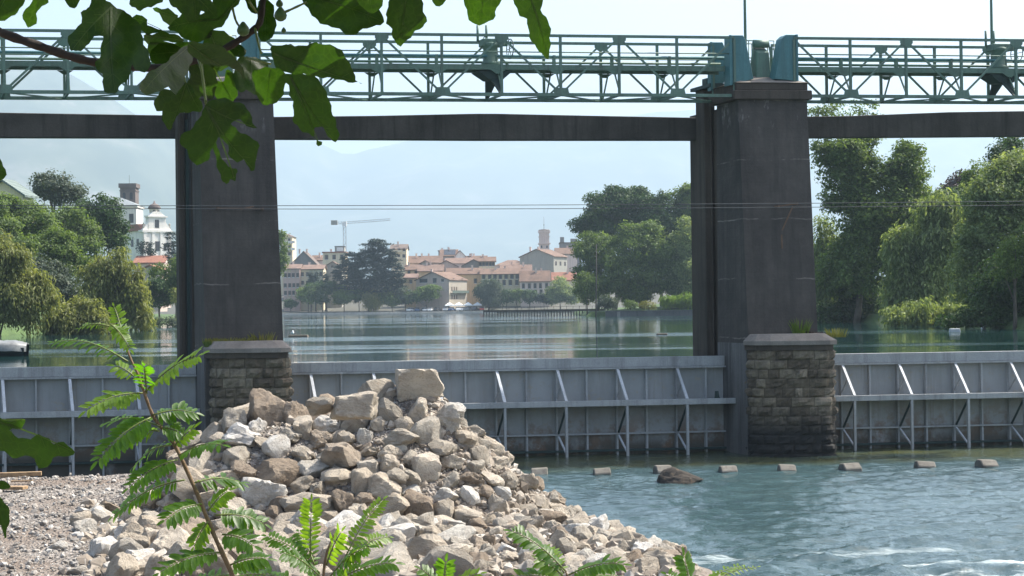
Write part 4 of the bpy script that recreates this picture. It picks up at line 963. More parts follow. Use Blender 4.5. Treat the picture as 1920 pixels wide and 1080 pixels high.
root, T, wd, D, zb, ze, zr = h; m = MB(); m.box(wd * .52, wd * .93, 1, 6, ze + .46, ze + 2.6, 0, T); m.box(wd * .5, wd * .96, .7, 6.3, ze + 2.605, ze + 2.8, 1, T); m.box(wd * .6, wd * .88, .9, .99, ze + .7, ze + 2.3, 2, T); m.build('penthouse', [WM['grey'], TM['slate'], M['white']], root)
house('small grey gabled house in front of the roof terrace house', 607, 640, 501, 626, 10, 'gable', 491, 'grey', 'tile', (500,), 1, chim=0, win=(.7, .9))
h = house('cream apartment block with balconies rising behind the dark cedar', 733, 762, 467, 690, 12, 'side', 458, 'cream', 'brown', (468, 480), 3, chim=1, name='apartment_block', cat='apartment block')
root, T, wd, D = h[:4]
for py in (473, 486): z = P(748, py, 690).z; m = MB(); m.box(0, wd * .7, -1.2, -.06, z - .12, z, 0, T); m.box(0, wd * .7, -1.2, -1.1, z + .005, z + .9, 0, T); m.build('balcony', [WM['cream']], root)
house('broad low roofed house high at the back of the town left of centre', 762, 828, 493, 700, 12, 'side', 480, 'rose', 'tile', (), 0, chim=3)
house('flat topped house at the highest point of the town roofs', 822, 850, 471, 745, 9, 'flat', None, 'stone', 'brown', (), 0, chim=2)
h = house('house with dark solar panels on its grey tiled roof', 826, 857, 480, 722, 10, 'side', 468, 'grey', 'tile', (), 0, chim=1)
root, T, wd, D, zb, ze, zr = h; m = MB(); s = (zr - ze) / (D / 2)
m.hexa([T(wd * .2, .4, ze + .4 * s + .3), T(wd * .9, .4, ze + .4 * s + .3), T(wd * .9, D / 2 - .5, zr - .5 * s + .3), T(wd * .2, D / 2 - .5, zr - .5 * s + .3), T(wd * .2, .4, ze + .4 * s + .4), T(wd * .9, .4, ze + .4 * s + .4), T(wd * .9, D / 2 - .5, zr - .5 * s + .4), T(wd * .2, D / 2 - .5, zr - .5 * s + .4)]); m.build('solar_panel', [M['glass']], root)
house('house with a small bright white gable beside the solar panels', 853, 872, 480, 718, 9, 'gable', 470, 'white', 'tile', (), 0, chim=0)
house('brown roofed house right of the white gable', 870, 912, 489, 725, 9, 'side', 480, 'rose', 'tile', (), 0, chim=3)
house('pair roofed rose house in the row below the white gable', 836, 890, 494, 690, 10, 'side', 484, 'rose', 'rose', (), 0, chim=1)
house('grey gable in the crowd of roofs left of centre', 781, 814, 498, 672, 10, 'gable', 489, 'grey', 'tile', (496,), 2, chim=0, win=(.7, .8))
house('long sloping roof in the crowd of roofs below the white gable', 812, 862, 502, 668, 14, 'gable', 489, 'mauve', 'tile', (), 0, chim=1)
house('dark gabled house in the crowd of roofs right of the long sloping roof', 862, 914, 501, 664, 14, 'gable', 487, 'stone', 'brown', (), 0, chim=0)
house('yellow house with an open loggia under its eaves', 898, 928, 490, 655, 9, 'side', 482, 'cream', 'tile', (495,), 5, chim=1, win=(1.1, 1.6))
house('rose house with a wide pinkish roof left of the big grey gable', 930, 990, 497, 690, 10, 'hip', 487, 'rose', 'rose', (500,), 4, chim=1, win=(.7, .8))
house('house with a pinkish roof edged by a white bargeboard below the big grey gable', 939, 996, 511, 648, 10, 'side', 497, 'white', 'rose', (), 0, chim=2)
house('big grey green gabled house with a lit yellow right side under the bell tower', 975, 1038, 481, 680, 20, 'gable', 467, 'grey', 'tile', (494,), 0, side=27, yaw=28, chim=2, rside=3, win=(1.0, 1.7))
house('narrow brown roofed house to the right of the big grey gable', 1042, 1082, 476, 715, 10, 'side', 465, 'rose', 'tile', (), 0, chim=2)
h = house('dark grey stone building with two square turrets on the right skyline', 1050, 1090, 456, 740, 12, 'flat', None, 'stone', 'brown', (), 0, chim=0, name='stone_building')
root, T, wd, D, zb, ze, zr = h; m = MB(); m.box(.1, 1.9, 0.2, 3, ze + .46, ze + 2.9, 0, T); m.build('turret', [WM['stone']], root); m = MB(); m.box(wd * .5, wd * .78, .2, 3, ze + .46, ze + 2.1, 0, T); m.build('turret', [WM['stone']], root)
house('ochre house on the left behind the mauve gable', 760, 786, 506, 645, 8, 'side', 497, 'ochre', 'tile', (511,), 2, chim=1)
house('low lean to roofed house left of the mauve gable', 758, 782, 521, 622, 7, 'side', 514, 'ochre', 'rose', (528,), 1, chim=0)
house('ochre house with a long roof directly behind the mauve gable', 784, 830, 508, 640, 8, 'side', 497, 'ochre', 'rose', (513,), 0, chim=2)
house('long ochre house whose roof runs behind the mauve gabled house', 838, 902, 514, 626, 10, 'side', 503, 'ochre', 'tile', (527, 546), 3, chim=3, win=(1, 1.9))
house('olive house with a row of tall arched windows on the quay', 902, 975, 514, 622, 10, 'side', 504, 'olive', 'tile', (518, 530), 6, chim=2, win=(1.1, 2.1), rowcols=[7, 6])
house('pale rose house with tall brown shutters right of the olive house', 976, 1030, 527, 616, 10, 'side', 508, 'rose', 'tile', (536, 548), 5, chim=2, win=(.8, 2.0))
house('small house with a bright red tiled roof at the right end of the town', 1036, 1079, 525, 640, 9, 'side', 511, 'cream', 'red', (), 0, chim=1)
h = house('mauve gabled house with a cream right side and balcony near the awning', 778, 842, 525, 606, 12, 'gable', 510, 'mauve', 'tile', (526,), 0, side=31, yaw=26, chim=1, rside=2, win=(1.0, 1.5))
root, T, wd, D, zb, ze, zr = h
for u, w_, h_ in ((1.6, 3.4, 1.5), (7.4, 1.6, 1.9), (11, 1.2, 1.1)):
    z = P(800, 526, 606).z; m = MB(); m.box(u, u + w_, -.05, .1, z - h_ / 2, z + h_ / 2, 0, T); m.box(u - .1, u + w_ + .1, -.14, -.052, z - h_ / 2 - .15, z - h_ / 2 - .02, 1, T); m.build('window', [M['glass'], M['white']], root)
m = MB(); m.box(wd + .02, wd + .12, -.4, D + .02, zb, ze - .25, 0, T); m.build('side_wall', [WM['sand']], root)
z = P(850, 549, 606).z; m = MB(); m.box(wd + .13, wd + 1.3, .5, D - .5, z - .12, z, 0, T); m.box(wd + 1.2, wd + 1.3, .5, D - .5, z + .005, z + .9, 0, T); m.build('balcony', [M['shutter_g']], root)
for v in (1.5, 3.4, 5.3):
    for py in (541, 556): z = P(855, py, 606).z; m = MB(); m.box(wd + .122, wd + .18, v, v + .9, z - .9, z + .7, 0, T); m.build('window', [M['shutter']], root)
# --- bell tower
def tower(label, x0, x1, ytop, Y, zb, wall, levels, name='bell_tower'):
    xc = P((x0 + x1) / 2, ytop, Y).x; hw = (x1 - x0) * Y / F / 2; zt_ = P((x0 + x1) / 2, ytop, Y).z
    r = empty(name, (xc, Y, zb), label, 'bell tower'); m = MB()
    m.box(xc - hw * .86, xc + hw * .86, Y - hw * .86, Y + hw * .86, zb, zt_ - 1.2); m.build('shaft', [WM[wall]], r)
    for z0, z1, k in levels: m = MB(); m.box(xc - hw * k, xc + hw * k, Y - hw * k, Y + hw * k, zt_ - z0, zt_ - z1); m.build('cornice', [WM[wall]], r)
    return r, xc, hw, zt_
r, xc, hw, z = tower('round topped bell tower with a mast standing above the big grey gable', 1009, 1031, 432, 760, 14, 'rose', ((1.2, .1, 1.0), (3.2, 2.9, .95), (6.6, 6.1, 1.05)))
m = MB(); m.lathe((xc, 760, 0), [(hw * .95, z - .1), (hw * .9, z + .3), (hw * .3, z + .5)], 12); m.build('roof', [TM['brown']], r)
m = MB(); m.tube([(xc, 760, z + .4), (xc, 760, z + 6.4)], [.09, .05], 6); m.lathe((xc, 760, 0), [(.05, z + 2.3), (.3, z + 2.6), (.05, z + 2.9)], 8); m.build('mast', [M['wire']], r)
for e in (-.45, .45):
    m = MB(); n = 8; m.prism([(xc + e * hw - .35, 760 - hw * .86 - .03, z - 8.5), (xc + e * hw + .35, 760 - hw * .86 - .03, z - 8.5)] + [(xc + e * hw + .35 * math.cos(a), 760 - hw * .86 - .03, z - 7.6 + .35 * math.sin(a)) for a in [math.pi * i / n for i in range(n + 1)]], (0, .1, 0)); m.build('opening', [M['glass']], r)
# --- church on the left bank
Yc = 430; zb = ZU + 8
def cz(py, px=270): return P(px, py, Yc).z
def cx(px): return P(px, 430, Yc).x
r = empty('church', (cx(293), Yc, zb), 'white baroque church with a two tier facade and red nave roof on the left', 'church')
m = MB(); m.box(cx(273), cx(313), Yc + 1.41, Yc + 9, zb, cz(433)); m.build('nave', [WM['white']], r)
m = MB(); xa, xb = cx(271), cx(315); m.hexa([(xa, Yc + .5, cz(433) + .01), (xb, Yc + .5, cz(433) + .01), (xb, Yc + 9.2, cz(433) + .01), (xa, Yc + 9.2, cz(433) + .01), (xa + .3, Yc + 3, cz(420)), (xb - .5, Yc + 3, cz(420)), (xb - .5, Yc + 7.5, cz(420)), (xa + .3, Yc + 7.5, cz(420))]); m.build('nave_roof', [TM['red']], r)
m = MB(); xa, xb = cx(271), cx(315); m.box(xa, xb, Yc - .5, Yc + 1.4, zb, cz(436)); m.box(xa - .25, xb + .25, Yc - .8, Yc + 1.5, cz(436) + .004, cz(432)); m.build('lower_facade', [WM['white']], r)
m = MB(); xa2, xb2 = cx(280), cx(307); m.box(xa2, xb2, Yc - .4, Yc + 1.3, cz(432) + .004, cz(408)); m.box(xa2 - .25, xb2 + .25, Yc - .7, Yc + 1.4, cz(408) + .004, cz(405)); m.build('upper_facade', [WM['white']], r)
m = MB(); m.prism([(xa2 + .2, Yc - .4, cz(405)), (xb2 - .2, Yc - .4, cz(405)), ((xa2 + xb2) / 2 + .7, Yc - .4, cz(397)), ((xa2 + xb2) / 2 - .7, Yc - .4, cz(397))], (0, 1.2, 0)); m.build('pediment', [WM['white']], r)
for e, xx in ((-1, xa2), (1, xb2)):
    m = MB(); m.prism([(xx, Yc - .3, cz(432)), (xx + e * 1.3, Yc - .3, cz(432)), (xx + e * 1.0, Yc - .3, cz(428)), (xx + e * .45, Yc - .3, cz(422)), (xx, Yc - .3, cz(416))], (0, .8, 0)); m.build('volute', [WM['white']], r)
    m = MB(); m.lathe((xx + e * 1.0, Yc, 0), [(.25, cz(428)), (.25, cz(425)), (.12, cz(424)), (.3, cz(421)), (.05, cz(418))], 8); m.build('finial', [WM['grey']], r)
for k in range(4):
    xx = xa + .4 + (xb - xa - .8) * k / 3; m = MB(); m.box(xx - .3, xx + .3, Yc - .68, Yc - .502, zb, cz(438)); m.box(xx - .42, xx + .42, Yc - .75, Yc - .503, cz(438) + .003, cz(436) - .01); m.build('pilaster', [WM['white']], r)
for px, py, w_, h_ in ((293, 462, 1.0, 2.6), (293, 420, .9, 2.2), (305, 464, .5, 1.8), (281, 464, .5, 1.8)):
    m = MB(); c = cx(px); m.box(c - w_ / 2, c + w_ / 2, Yc - .56 if py > 440 else Yc - .46, Yc - .3, cz(py) - h_ / 2, cz(py) + h_ / 2); m.build('window', [M['glass']], r)
for v in (2.5, 5.5): m = MB(); m.box(cx(273) - .05, cx(273) + .1, Yc + v, Yc + v + 1.2, cz(462), cz(448)); m.build('window', [M['glass']], r)
m = MB(); c = Vector((cx(293), Yc + .9, 0)); m.lathe(c, [(1.05, cz(405)), (1.05, cz(393)), (1.3, cz(392.6)), (1.3, cz(391.5))], 12); m.build('lantern', [WM['white']], r)
m = MB(); m.lathe(c, [(1.35, cz(391.4)), (1.3, cz(388)), (.9, cz(384)), (.3, cz(381.5)), (.06, cz(376))], 12); m.build('cupola', [WM['dark']], r)
for e in (-.45, .45): m = MB(); m.box(c.x + e - .22, c.x + e + .22, c.y - 1.12, c.y - .7, cz(402), cz(395)); m.build('window', [M['glass']], r)
r.rotation_euler = (0, 0, R(42)); r.scale = (1.34, 1, 1)
r = empty('church_transept', (cx(230), Yc + 14, zb), 'square white church block under a grey hipped roof left of the church facade', 'church')
Y2 = Yc + 12; p2x = lambda px: P(px, 420, Y2).x; p2z = lambda py: P(230, py, Y2).z
m = MB(); m.box(p2x(205), p2x(256), Y2, Y2 + 8, zb, p2z(389)); m.build('wall', [WM['white']], r)
m = MB(); m.box(p2x(203), p2x(258.5), Y2 - .4, Y2 + 8.4, p2z(389) + .004, p2z(385)); m.build('cornice', [WM['white']], r)
m = MB(); a, b_, zz = p2x(198), p2x(260), p2z(385) + .008; m.add([(a, Y2 - .8, zz), (b_, Y2 - .8, zz), (b_, Y2 + 8.8, zz), (a, Y2 + 8.8, zz), (p2x(213), Y2 + 3.6, p2z(369)), (p2x(222), Y2 + 3.6, p2z(369))], [(3, 2, 1, 0), (0, 1, 5, 4), (1, 2, 5), (2, 3, 4, 5), (3, 0, 4)]); m.build('roof', [TM['slate']], r)
m = MB(); c = p2x(246.5); m.box(c - .6, c + .6, Y2 - .06, Y2 + .1, p2z(418), p2z(401)); m.build('window', [M['glass']], r)
r, xc, hw, z = tower('dark stone campanile with an open belfry behind the church', 226, 259, 345, Yc + 26, zb, 'dark', ((1.2, 0, 1.0), (2.2, 1.9, .92)), 'campanile')
for e in (-1, 1):
    m = MB(); n = 8; cc = xc + e * hw * .4; yy = Yc + 26 - hw * .86 - .03
    m.prism([(cc - .42, yy, z - 4.6), (cc + .42, yy, z - 4.6)] + [(cc + .42 * math.cos(a), yy, z - 3.0 + .42 * math.sin(a)) for a in [math.pi * i / n for i in range(n + 1)]], (0, .12, 0)); m.build('belfry_opening', [M['glass']], r)
m = MB(); m.tube([(xc, Yc + 26, z), (xc, Yc + 26, z + 2.6)], .05, 5); m.build('cross', [M['wire']], r)
house('long low red roofed house at the foot of the church', 252, 306, 493, 405, 9, 'side', 480, 'rose', 'red', (), 0, zb=ZU + 3, chim=1)
house('small gabled house with a tiled roof below the church', 262, 300, 506, 392, 8, 'gable', 498, 'mauve', 'red', (), 0, zb=ZU + 2, chim=0)
# house on the hill at the far left
house('beige villa with a grey green roof on the wooded hill at the left edge', -40, 44, 366, 205, 9, 'gable', 338, 'cream', 'green', (386,), 3, zb=14, chim=0, win=(.9, 1.2), side=8, yaw=12, rside=1, name='villa', cat='villa')
# --- tower crane
Yk = 760; r = empty('tower_crane', P(646, 590, Yk), 'pale tower crane with a long jib standing behind the town roofs', 'crane')
cxk = P(646, 420, Yk).x; zk = P(646, 419, Yk).z
def ladder(m, a, b_, w_, n, th=.1):
    d = Vector(b_) - Vector(a); ax = Vector((1, 0, 0)) if abs(d.z) > abs(d.x) else Vector((0, 0, 1)); ay = Vector((0, 1, 0))
    cs = [(-1, -1), (1, -1), (1, 1), (-1, 1)]
    for s, t_ in cs: o_ = ax * s * w_ / 2 + ay * t_ * w_ / 2; m.bar(Vector(a) + o_, Vector(b_) + o_, th, th)
    for i in range(n):
        p, q = Vector(a) + d * i / n, Vector(a) + d * (i + 1) / n; f_ = 1 if i % 2 else -1
        m.bar(p + ax * f_ * w_ / 2 - ay * w_ / 2, q - ax * f_ * w_ / 2 - ay * w_ / 2, th * .6, th * .6); m.bar(p + ax * f_ * w_ / 2 + ay * w_ / 2, q - ax * f_ * w_ / 2 + ay * w_ / 2, th * .6, th * .6)
m = MB(); ladder(m, (cxk, Yk, 12), (cxk, Yk, zk), 1.3, 26, .17); m.build('mast', [M['galv']], r)
m = MB(); ladder(m, (cxk, Yk, zk + .3), (P(732, 413, Yk).x, Yk, zk + 1.6), .9, 26, .13); m.build('jib', [M['galv']], r)
m = MB(); ladder(m, (cxk, Yk, zk + .3), (P(621, 418, Yk).x, Yk, zk + .3), .9, 6, .14); m.build('counter_jib', [M['galv']], r)
m = MB(); a = P(621, 418, Yk).x; m.box(a, a + 3.0, Yk - .8, Yk + .8, zk - .6, zk + 1.5); m.build('counterweight', [WM['grey']], r)
m = MB(); m.box(cxk - 1.0, cxk + 1.0, Yk - 1.2, Yk + 1.2, zk - 1.2, zk + .9); m.build('cab', [M['white']], r)
# --- quay, awning, cars, jetty, wall
mq = stained('quay_stone', (0.34, 0.32, 0.29), (0.46, 0.44, 0.40), (0.2, 0.19, 0.17), 0.4)
m = MB(); m.box(-88, -6, 597.5, 603, ZU - 2, ZU + .75); o = m.build('quay_wall', [mq], None, loc=(-47, 600, ZU)); tag(o, 'pale quay wall along the waterfront of the town', 'quay wall')
m = MB(); m.box(-88, -6, 596.6, 597.6, ZU - 2, ZU + .2); o = m.build('quay_step', [mq], None, loc=(-47, 597, ZU)); tag(o, 'low pale landing step at the foot of the town quay', 'landing step')
a, b_ = P(834, 570, 604), P(904, 570, 604); r = empty('awning', ((a.x + b_.x) / 2, 604, ZU + .7), 'long white cafe awning on the quay in front of the mauve house', 'awning'); n = 4
for i in range(n):
    x0, x1 = a.x + (b_.x - a.x) * i / n + .05, a.x + (b_.x - a.x) * (i + 1) / n - .05; za = ZU + 3.0; m = MB(); xm = (x0 + x1) / 2
    m.add([(x0, 602, za), (x1, 602, za), (x1, 606, za), (x0, 606, za), (xm, 604, za + 1.1), (x0, 602, za - .3), (x1, 602, za - .3), (x1, 606, za - .3), (x0, 606, za - .3)], [(0, 1, 4), (1, 2, 4), (2, 3, 4), (3, 0, 4), (5, 6, 1, 0), (6, 7, 2, 1), (7, 8, 3, 2), (8, 5, 0, 3)]); m.build('canopy', [M['white']], r)
    m = MB(); m.tube([(xm, 604, ZU + .7), (xm, 604, za + 1)], .05, 6); m.build('post', [M['galv']], r)
CARM = {k: plain('car_' + k, c, .25, spec=.6, var=.03) for k, c in {'white': (.8, .8, .8), 'silver': (.5, .52, .55), 'black': (.03, .03, .035), 'blue': (.06, .1, .2), 'red': (.4, .04, .03), 'grey': (.2, .21, .22)}.items()}
M['tyre'] = plain('tyre', (.02, .02, .02), .8)
def car_proto(colr, loc):
    r = empty('parked_car', loc, 'x', 'car'); x, y, z = loc; V_ = lambda pts: [(x + a, y - .85, z + h_) for a, h_ in pts]
    m = MB(); m.prism(V_([(-2.1, .3), (2.05, .3), (2.1, .62), (1.9, .82), (1.0, .92), (-1.9, .95), (-2.1, .8)]), (0, 1.7, 0)); m.build('body', [CARM[colr]], r, bevel=.06)
    m = MB(); m.prism([(x + a, y - .72, z + h_) for a, h_ in [(-1.75, .94), (1.0, .92), (.35, 1.42), (-1.2, 1.44)]], (0, 1.44, 0)); m.build('cabin', [M['glass']], r, bevel=.04)
    m = MB(); m.box(x - 1.15, x + .33, y - .7, y + .7, z + 1.43, z + 1.49); m.build('roof', [CARM[colr]], r)
    for wx in (-1.3, 1.3):
        for wy in (-.8, .8): m = MB(); m.tube([(x + wx, y + wy - .1, z + .32), (x + wx, y + wy + .1, z + .32)], .32, 12); m.build('wheel', [M['tyre']], r)
    return r
def copy_tree(o, loc, rz, label, group=None):
    c = o.copy(); COL.objects.link(c); c.location = loc; c.rotation_euler = (0, 0, rz); c['label'] = label
    if group: c['group'] = group
    for ch in o.children: d = ch.copy(); COL.objects.link(d); d.parent = c
    return c
CARS = [(771, 'white', 'white car parked at the left end of the row on the quay'), (783, 'blue', 'dark blue car second from the left in the row on the quay'), (795, 'silver', 'silver car third in the row on the quay'), (808, 'white', 'white car fourth in the row on the quay, left of the awning'),
        (820, 'black', 'black car just left of the awning'), (836, 'silver', 'silver car under the left end of the awning'), (847, 'blue', 'dark blue car under the left half of the awning'), (858, 'white', 'white car below the middle of the awning'),
        (869, 'white', 'white car parked right of the middle of the awning'), (880, 'grey', 'grey car below the right part of the awning'), (891, 'black', 'black car at the right end of the awning'), (902, 'red', 'dull red car nearest to the jetty')]
cp = {}
for i, (px, c_, lb) in enumerate(CARS):
    q = P(px, 580, 600.6); loc = Vector((q.x, 600.6 + (i % 3) * .3, ZU + .76)); rz = R(rt.uniform(50, 120))
    if c_ not in cp: cp[c_] = car_proto(c_, loc); cp[c_].rotation_euler = (0, 0, rz); cp[c_]['label'] = lb; cp[c_]['group'] = 'cars parked along the quay'
    else: copy_tree(cp[c_], loc, rz, lb, 'cars parked along the quay')
# wooden jetty
Yj = 352; a, b_ = P(906, 578, Yj).x, P(1135, 578, Yj).x; r = empty('wooden_jetty', ((a + b_) / 2, Yj, ZU), 'long dark wooden jetty on many piles in front of the town', 'jetty')
mj = plain('dark_timber', (0.05, 0.042, 0.035), .9, var=.3)
m = MB(); m.box(a, b_, Yj - 1.2, Yj + 1.2, ZU + 1.05, ZU + 1.3); m.build('deck', [mj], r)
m = MB(); m.box(a, b_, Yj - 1.25, Yj - 1.21, ZU + 1.0, ZU + 1.45); m.build('fascia', [mj], r)
nj = 44
for i in range(nj):
    x = a + .1 + (b_ - a - .2) * i / (nj - 1); 
    for yy in (-1.0, 1.0):
        m = MB(); m.tube([(x + rt.uniform(-.05, .05), Yj + yy, ZU - 1.5), (x, Yj + yy, ZU + 1.04)], .09, 6); m.build('pile', [mj], r)
m = MB(); m.tube([(a, Yj + 1.1, ZU + 2.1), (b_, Yj + 1.1, ZU + 2.1)], .04, 5); m.build('handrail', [mj], r)
for i in range(20): x = a + (b_ - a) * i / 19; m = MB(); m.box(x - .04, x + .04, Yj + 1.06, Yj + 1.14, ZU + 1.301, ZU + 2.1); m.build('rail_post', [mj], r)
# bank wall right of the jetty and dead pole
a, b_ = P(1135, 590, 310).x, 60; m = MB(); m.box(a, b_, 308.4, 309.4, ZU - 2, ZU + .95); m.box(a - .1, b_, 308.25, 309.5, ZU + .952, ZU + 1.1); tag(m.build('bank_wall', [stained('dark_bank_wall', (0.07, 0.07, 0.075), (0.12, 0.12, 0.125), (0.05, 0.05, 0.05), .5)], None, loc=((a + b_) / 2, 309, ZU)), 'long dark stone bank wall at the waterline below the big far trees', 'wall')
q = P(1160, 586, 308.1); m = MB(); m.box(q.x - .3, q.x + .3, 308.0, 308.22, ZU - .6, ZU + .9); tag(m.build('bank_marker', [WM['stone']], None, loc=tuple(q)), 'small pale panel fixed to the dark bank wall', 'panel')
q0, q1 = P(1117, 592, 300), P(1118, 458, 300); m = MB(); m.tube([(q0.x, 300, ZU - 2), ((q0.x + q1.x) / 2 + .05, 300, (q0.z + q1.z) / 2), (q1.x, 300, q1.z)], [.16, .13, .09], 7); tag(m.build('timber_pole', [mj], None, loc=(q0.x, 300, ZU)), 'tall dark timber pole rising from the water before the big far trees', 'pole')
# --- boats and floats
q = PZ(8, 668, ZU); r = empty('covered_boat', (q.x, q.y, ZU), 'moored boat under a silvery tarpaulin at the left edge of the lake', 'boat'); Lb, Bb = 3.4, 1.5
st = [(-.5, .55, .42), (-.3, .9, .45), (0, 1, .48), (.3, .85, .52), (.45, .45, .56), (.5, .05, .6)]; V = []; 
for s, w_, h_ in st:
    for k in range(7): aa = math.pi * (k / 6 - .5); V.append((q.x - .6 + s * Lb * -1, q.y + math.sin(aa) * Bb / 2 * w_, ZU + h_ - .62 * math.cos(aa) ** .6 * 1))
m = MB(); m.add(V, [(i * 7 + k, (i + 1) * 7 + k, (i + 1) * 7 + k + 1, i * 7 + k + 1) for i in range(5) for k in range(6)], 0, True); m.build('hull', [plain('boat_hull', (.03, .035, .04), .4)], r)
V = []
for i in range(13):
    s = -.52 + i / 12 * 1.04; w_ = math.sqrt(max(0, 1 - (abs(s) / .54) ** 3)) * 1.04
    for k in range(11):
        aa = math.pi * (k / 10 - .5); V.append((q.x - .6 - s * Lb, q.y + math.sin(aa) * Bb / 2 * w_ * 1.03, ZU + .42 + (.1 + .26 * w_) * max(0, math.cos(aa)) ** .7 + .11 * noise.noise((s * 7, k * .9, 2)) + .05 * noise.noise((s * 22, k * .5, 7)) - (.16 if k in (0, 10) else 0)))
m = MB(); m.add(V, [(i * 11 + k, (i + 1) * 11 + k, (i + 1) * 11 + k + 1, i * 11 + k + 1) for i in range(12) for k in range(10)], 0, True); m.build('tarpaulin', [plain('tarp', (.2, .205, .2), .4, spec=.5, var=.3, scale=5)], r)
M['floatgrey'] = plain('float_grey', (.36, .38, .39), .6)
def float_(label, px, py, w_, h_, name='float', mt='white', cat='float', grp=None):
    q = PZ(px, py, ZU); s = q.y / F; m = MB(); a, c_ = w_ * s / 2, h_ * s
    m.hexa([(q.x - a, q.y - a * .6, ZU - .1), (q.x + a, q.y - a * .6, ZU - .1), (q.x + a, q.y + a * .6, ZU - .1), (q.x - a, q.y + a * .6, ZU - .1), (q.x - a * .9, q.y - a * .5, ZU + c_), (q.x + a * .9, q.y - a * .5, ZU + c_), (q.x + a * .9, q.y + a * .5, ZU + c_), (q.x - a * .9, q.y + a * .5, ZU + c_)])
    tag(m.build(name, [M[mt]], None, bevel=.03, loc=tuple(q)), label, cat, grp)
float_('pale grey box shaped float on the lake before the right bank trees', 1790, 622, 20, 6, mt='floatgrey')
float_('left one of two small white buoys close together by the right bank', 1845, 615, 11, 5, 'buoy', cat='buoy'); float_('right one of two small white buoys close together by the right bank', 1860, 615, 10, 5, 'buoy', cat='buoy')
M['drift'] = plain('driftwood', (.1, .085, .065), .9)
float_('floating log on the lake just right of the left pier', 560, 631, 38, 3, 'driftwood', 'drift', 'driftwood'); float_('small dark driftwood on the lake left of the right pier', 1241, 628, 22, 3, 'driftwood', 'drift', 'driftwood')
q = PZ(549, 629, ZU); m = MB(); s = q.y / F
m.lathe((q.x, q.y, 0), [(.02, ZU + .1), (.1, ZU + .16), (.12, ZU + .24), (.07, ZU + .32), (.06, ZU + .38), (.02, ZU + .42)], 8); m.tube([(q.x, q.y, ZU + .36), (q.x + .12, q.y, ZU + .36)], [.03, .005], 5); m.tube([(q.x + .05, q.y, ZU + .25), (q.x - .2, q.y, ZU + .2)], [.07, .01], 6)
tag(m.build('gull', [M['white']], None, loc=tuple(q)), 'tiny white bird resting on the floating log', 'bird')
# ------------------------------------------------------------------ trees
M['bark'] = stained('bark', (0.07, 0.055, 0.04), (0.14, 0.115, 0.09), (0.05, 0.04, 0.03), 2, streak=False)
FM = {'mid': foliage('leaf_mid', (0.03, 0.066, 0.016), (0.19, 0.265, 0.075), .45),
      'dark': foliage('leaf_dark', (0.014, 0.042, 0.012), (0.07, 0.13, 0.03), .32),
      'light': foliage('leaf_light', (0.05, 0.095, 0.02), (0.18, 0.25, 0.06), .42),
      'willow': foliage('leaf_willow', (0.08, 0.10, 0.03), (0.32, 0.34, 0.13), .45),
      'silver': foliage('leaf_silver', (0.07, 0.115, 0.04), (0.34, 0.40, 0.19), .47),
      'olive': foliage('leaf_olive', (0.045, 0.065, 0.042), (0.11, 0.14, 0.095), .25),
      'cedar': foliage('leaf_cedar', (0.008, 0.022, 0.015), (0.022, 0.048, 0.03), .1),
      'yellow': foliage('leaf_yellow', (0.14, 0.15, 0.03), (0.30, 0.29, 0.08), .4),
      'reed': foliage('leaf_reed', (0.09, 0.16, 0.02), (0.22, 0.32, 0.06), .45),
      'purple': foliage('leaf_purple', (0.03, 0.02, 0.022), (0.065, 0.04, 0.042), .2)}
def leaf_mesh(C, axis, nrm, L, Wd):
    """rhombic leaves: centres, long axis, normal"""
    side = np.cross(axis, nrm); side /= np.linalg.norm(side, axis=1)[:, None] + 1e-9
    n = len(C); V = np.empty((n, 4, 3)); l = (L / 2)[:, None]; w_ = (Wd / 2)[:, None]
    bend = nrm * (L * .12)[:, None]
    V[:, 0] = C - axis * l; V[:, 1] = C + side * w_ + bend; V[:, 2] = C + axis * l; V[:, 3] = C - side * w_ + bend
    return V.reshape(-1, 3), np.arange(n * 4).reshape(n, 4)
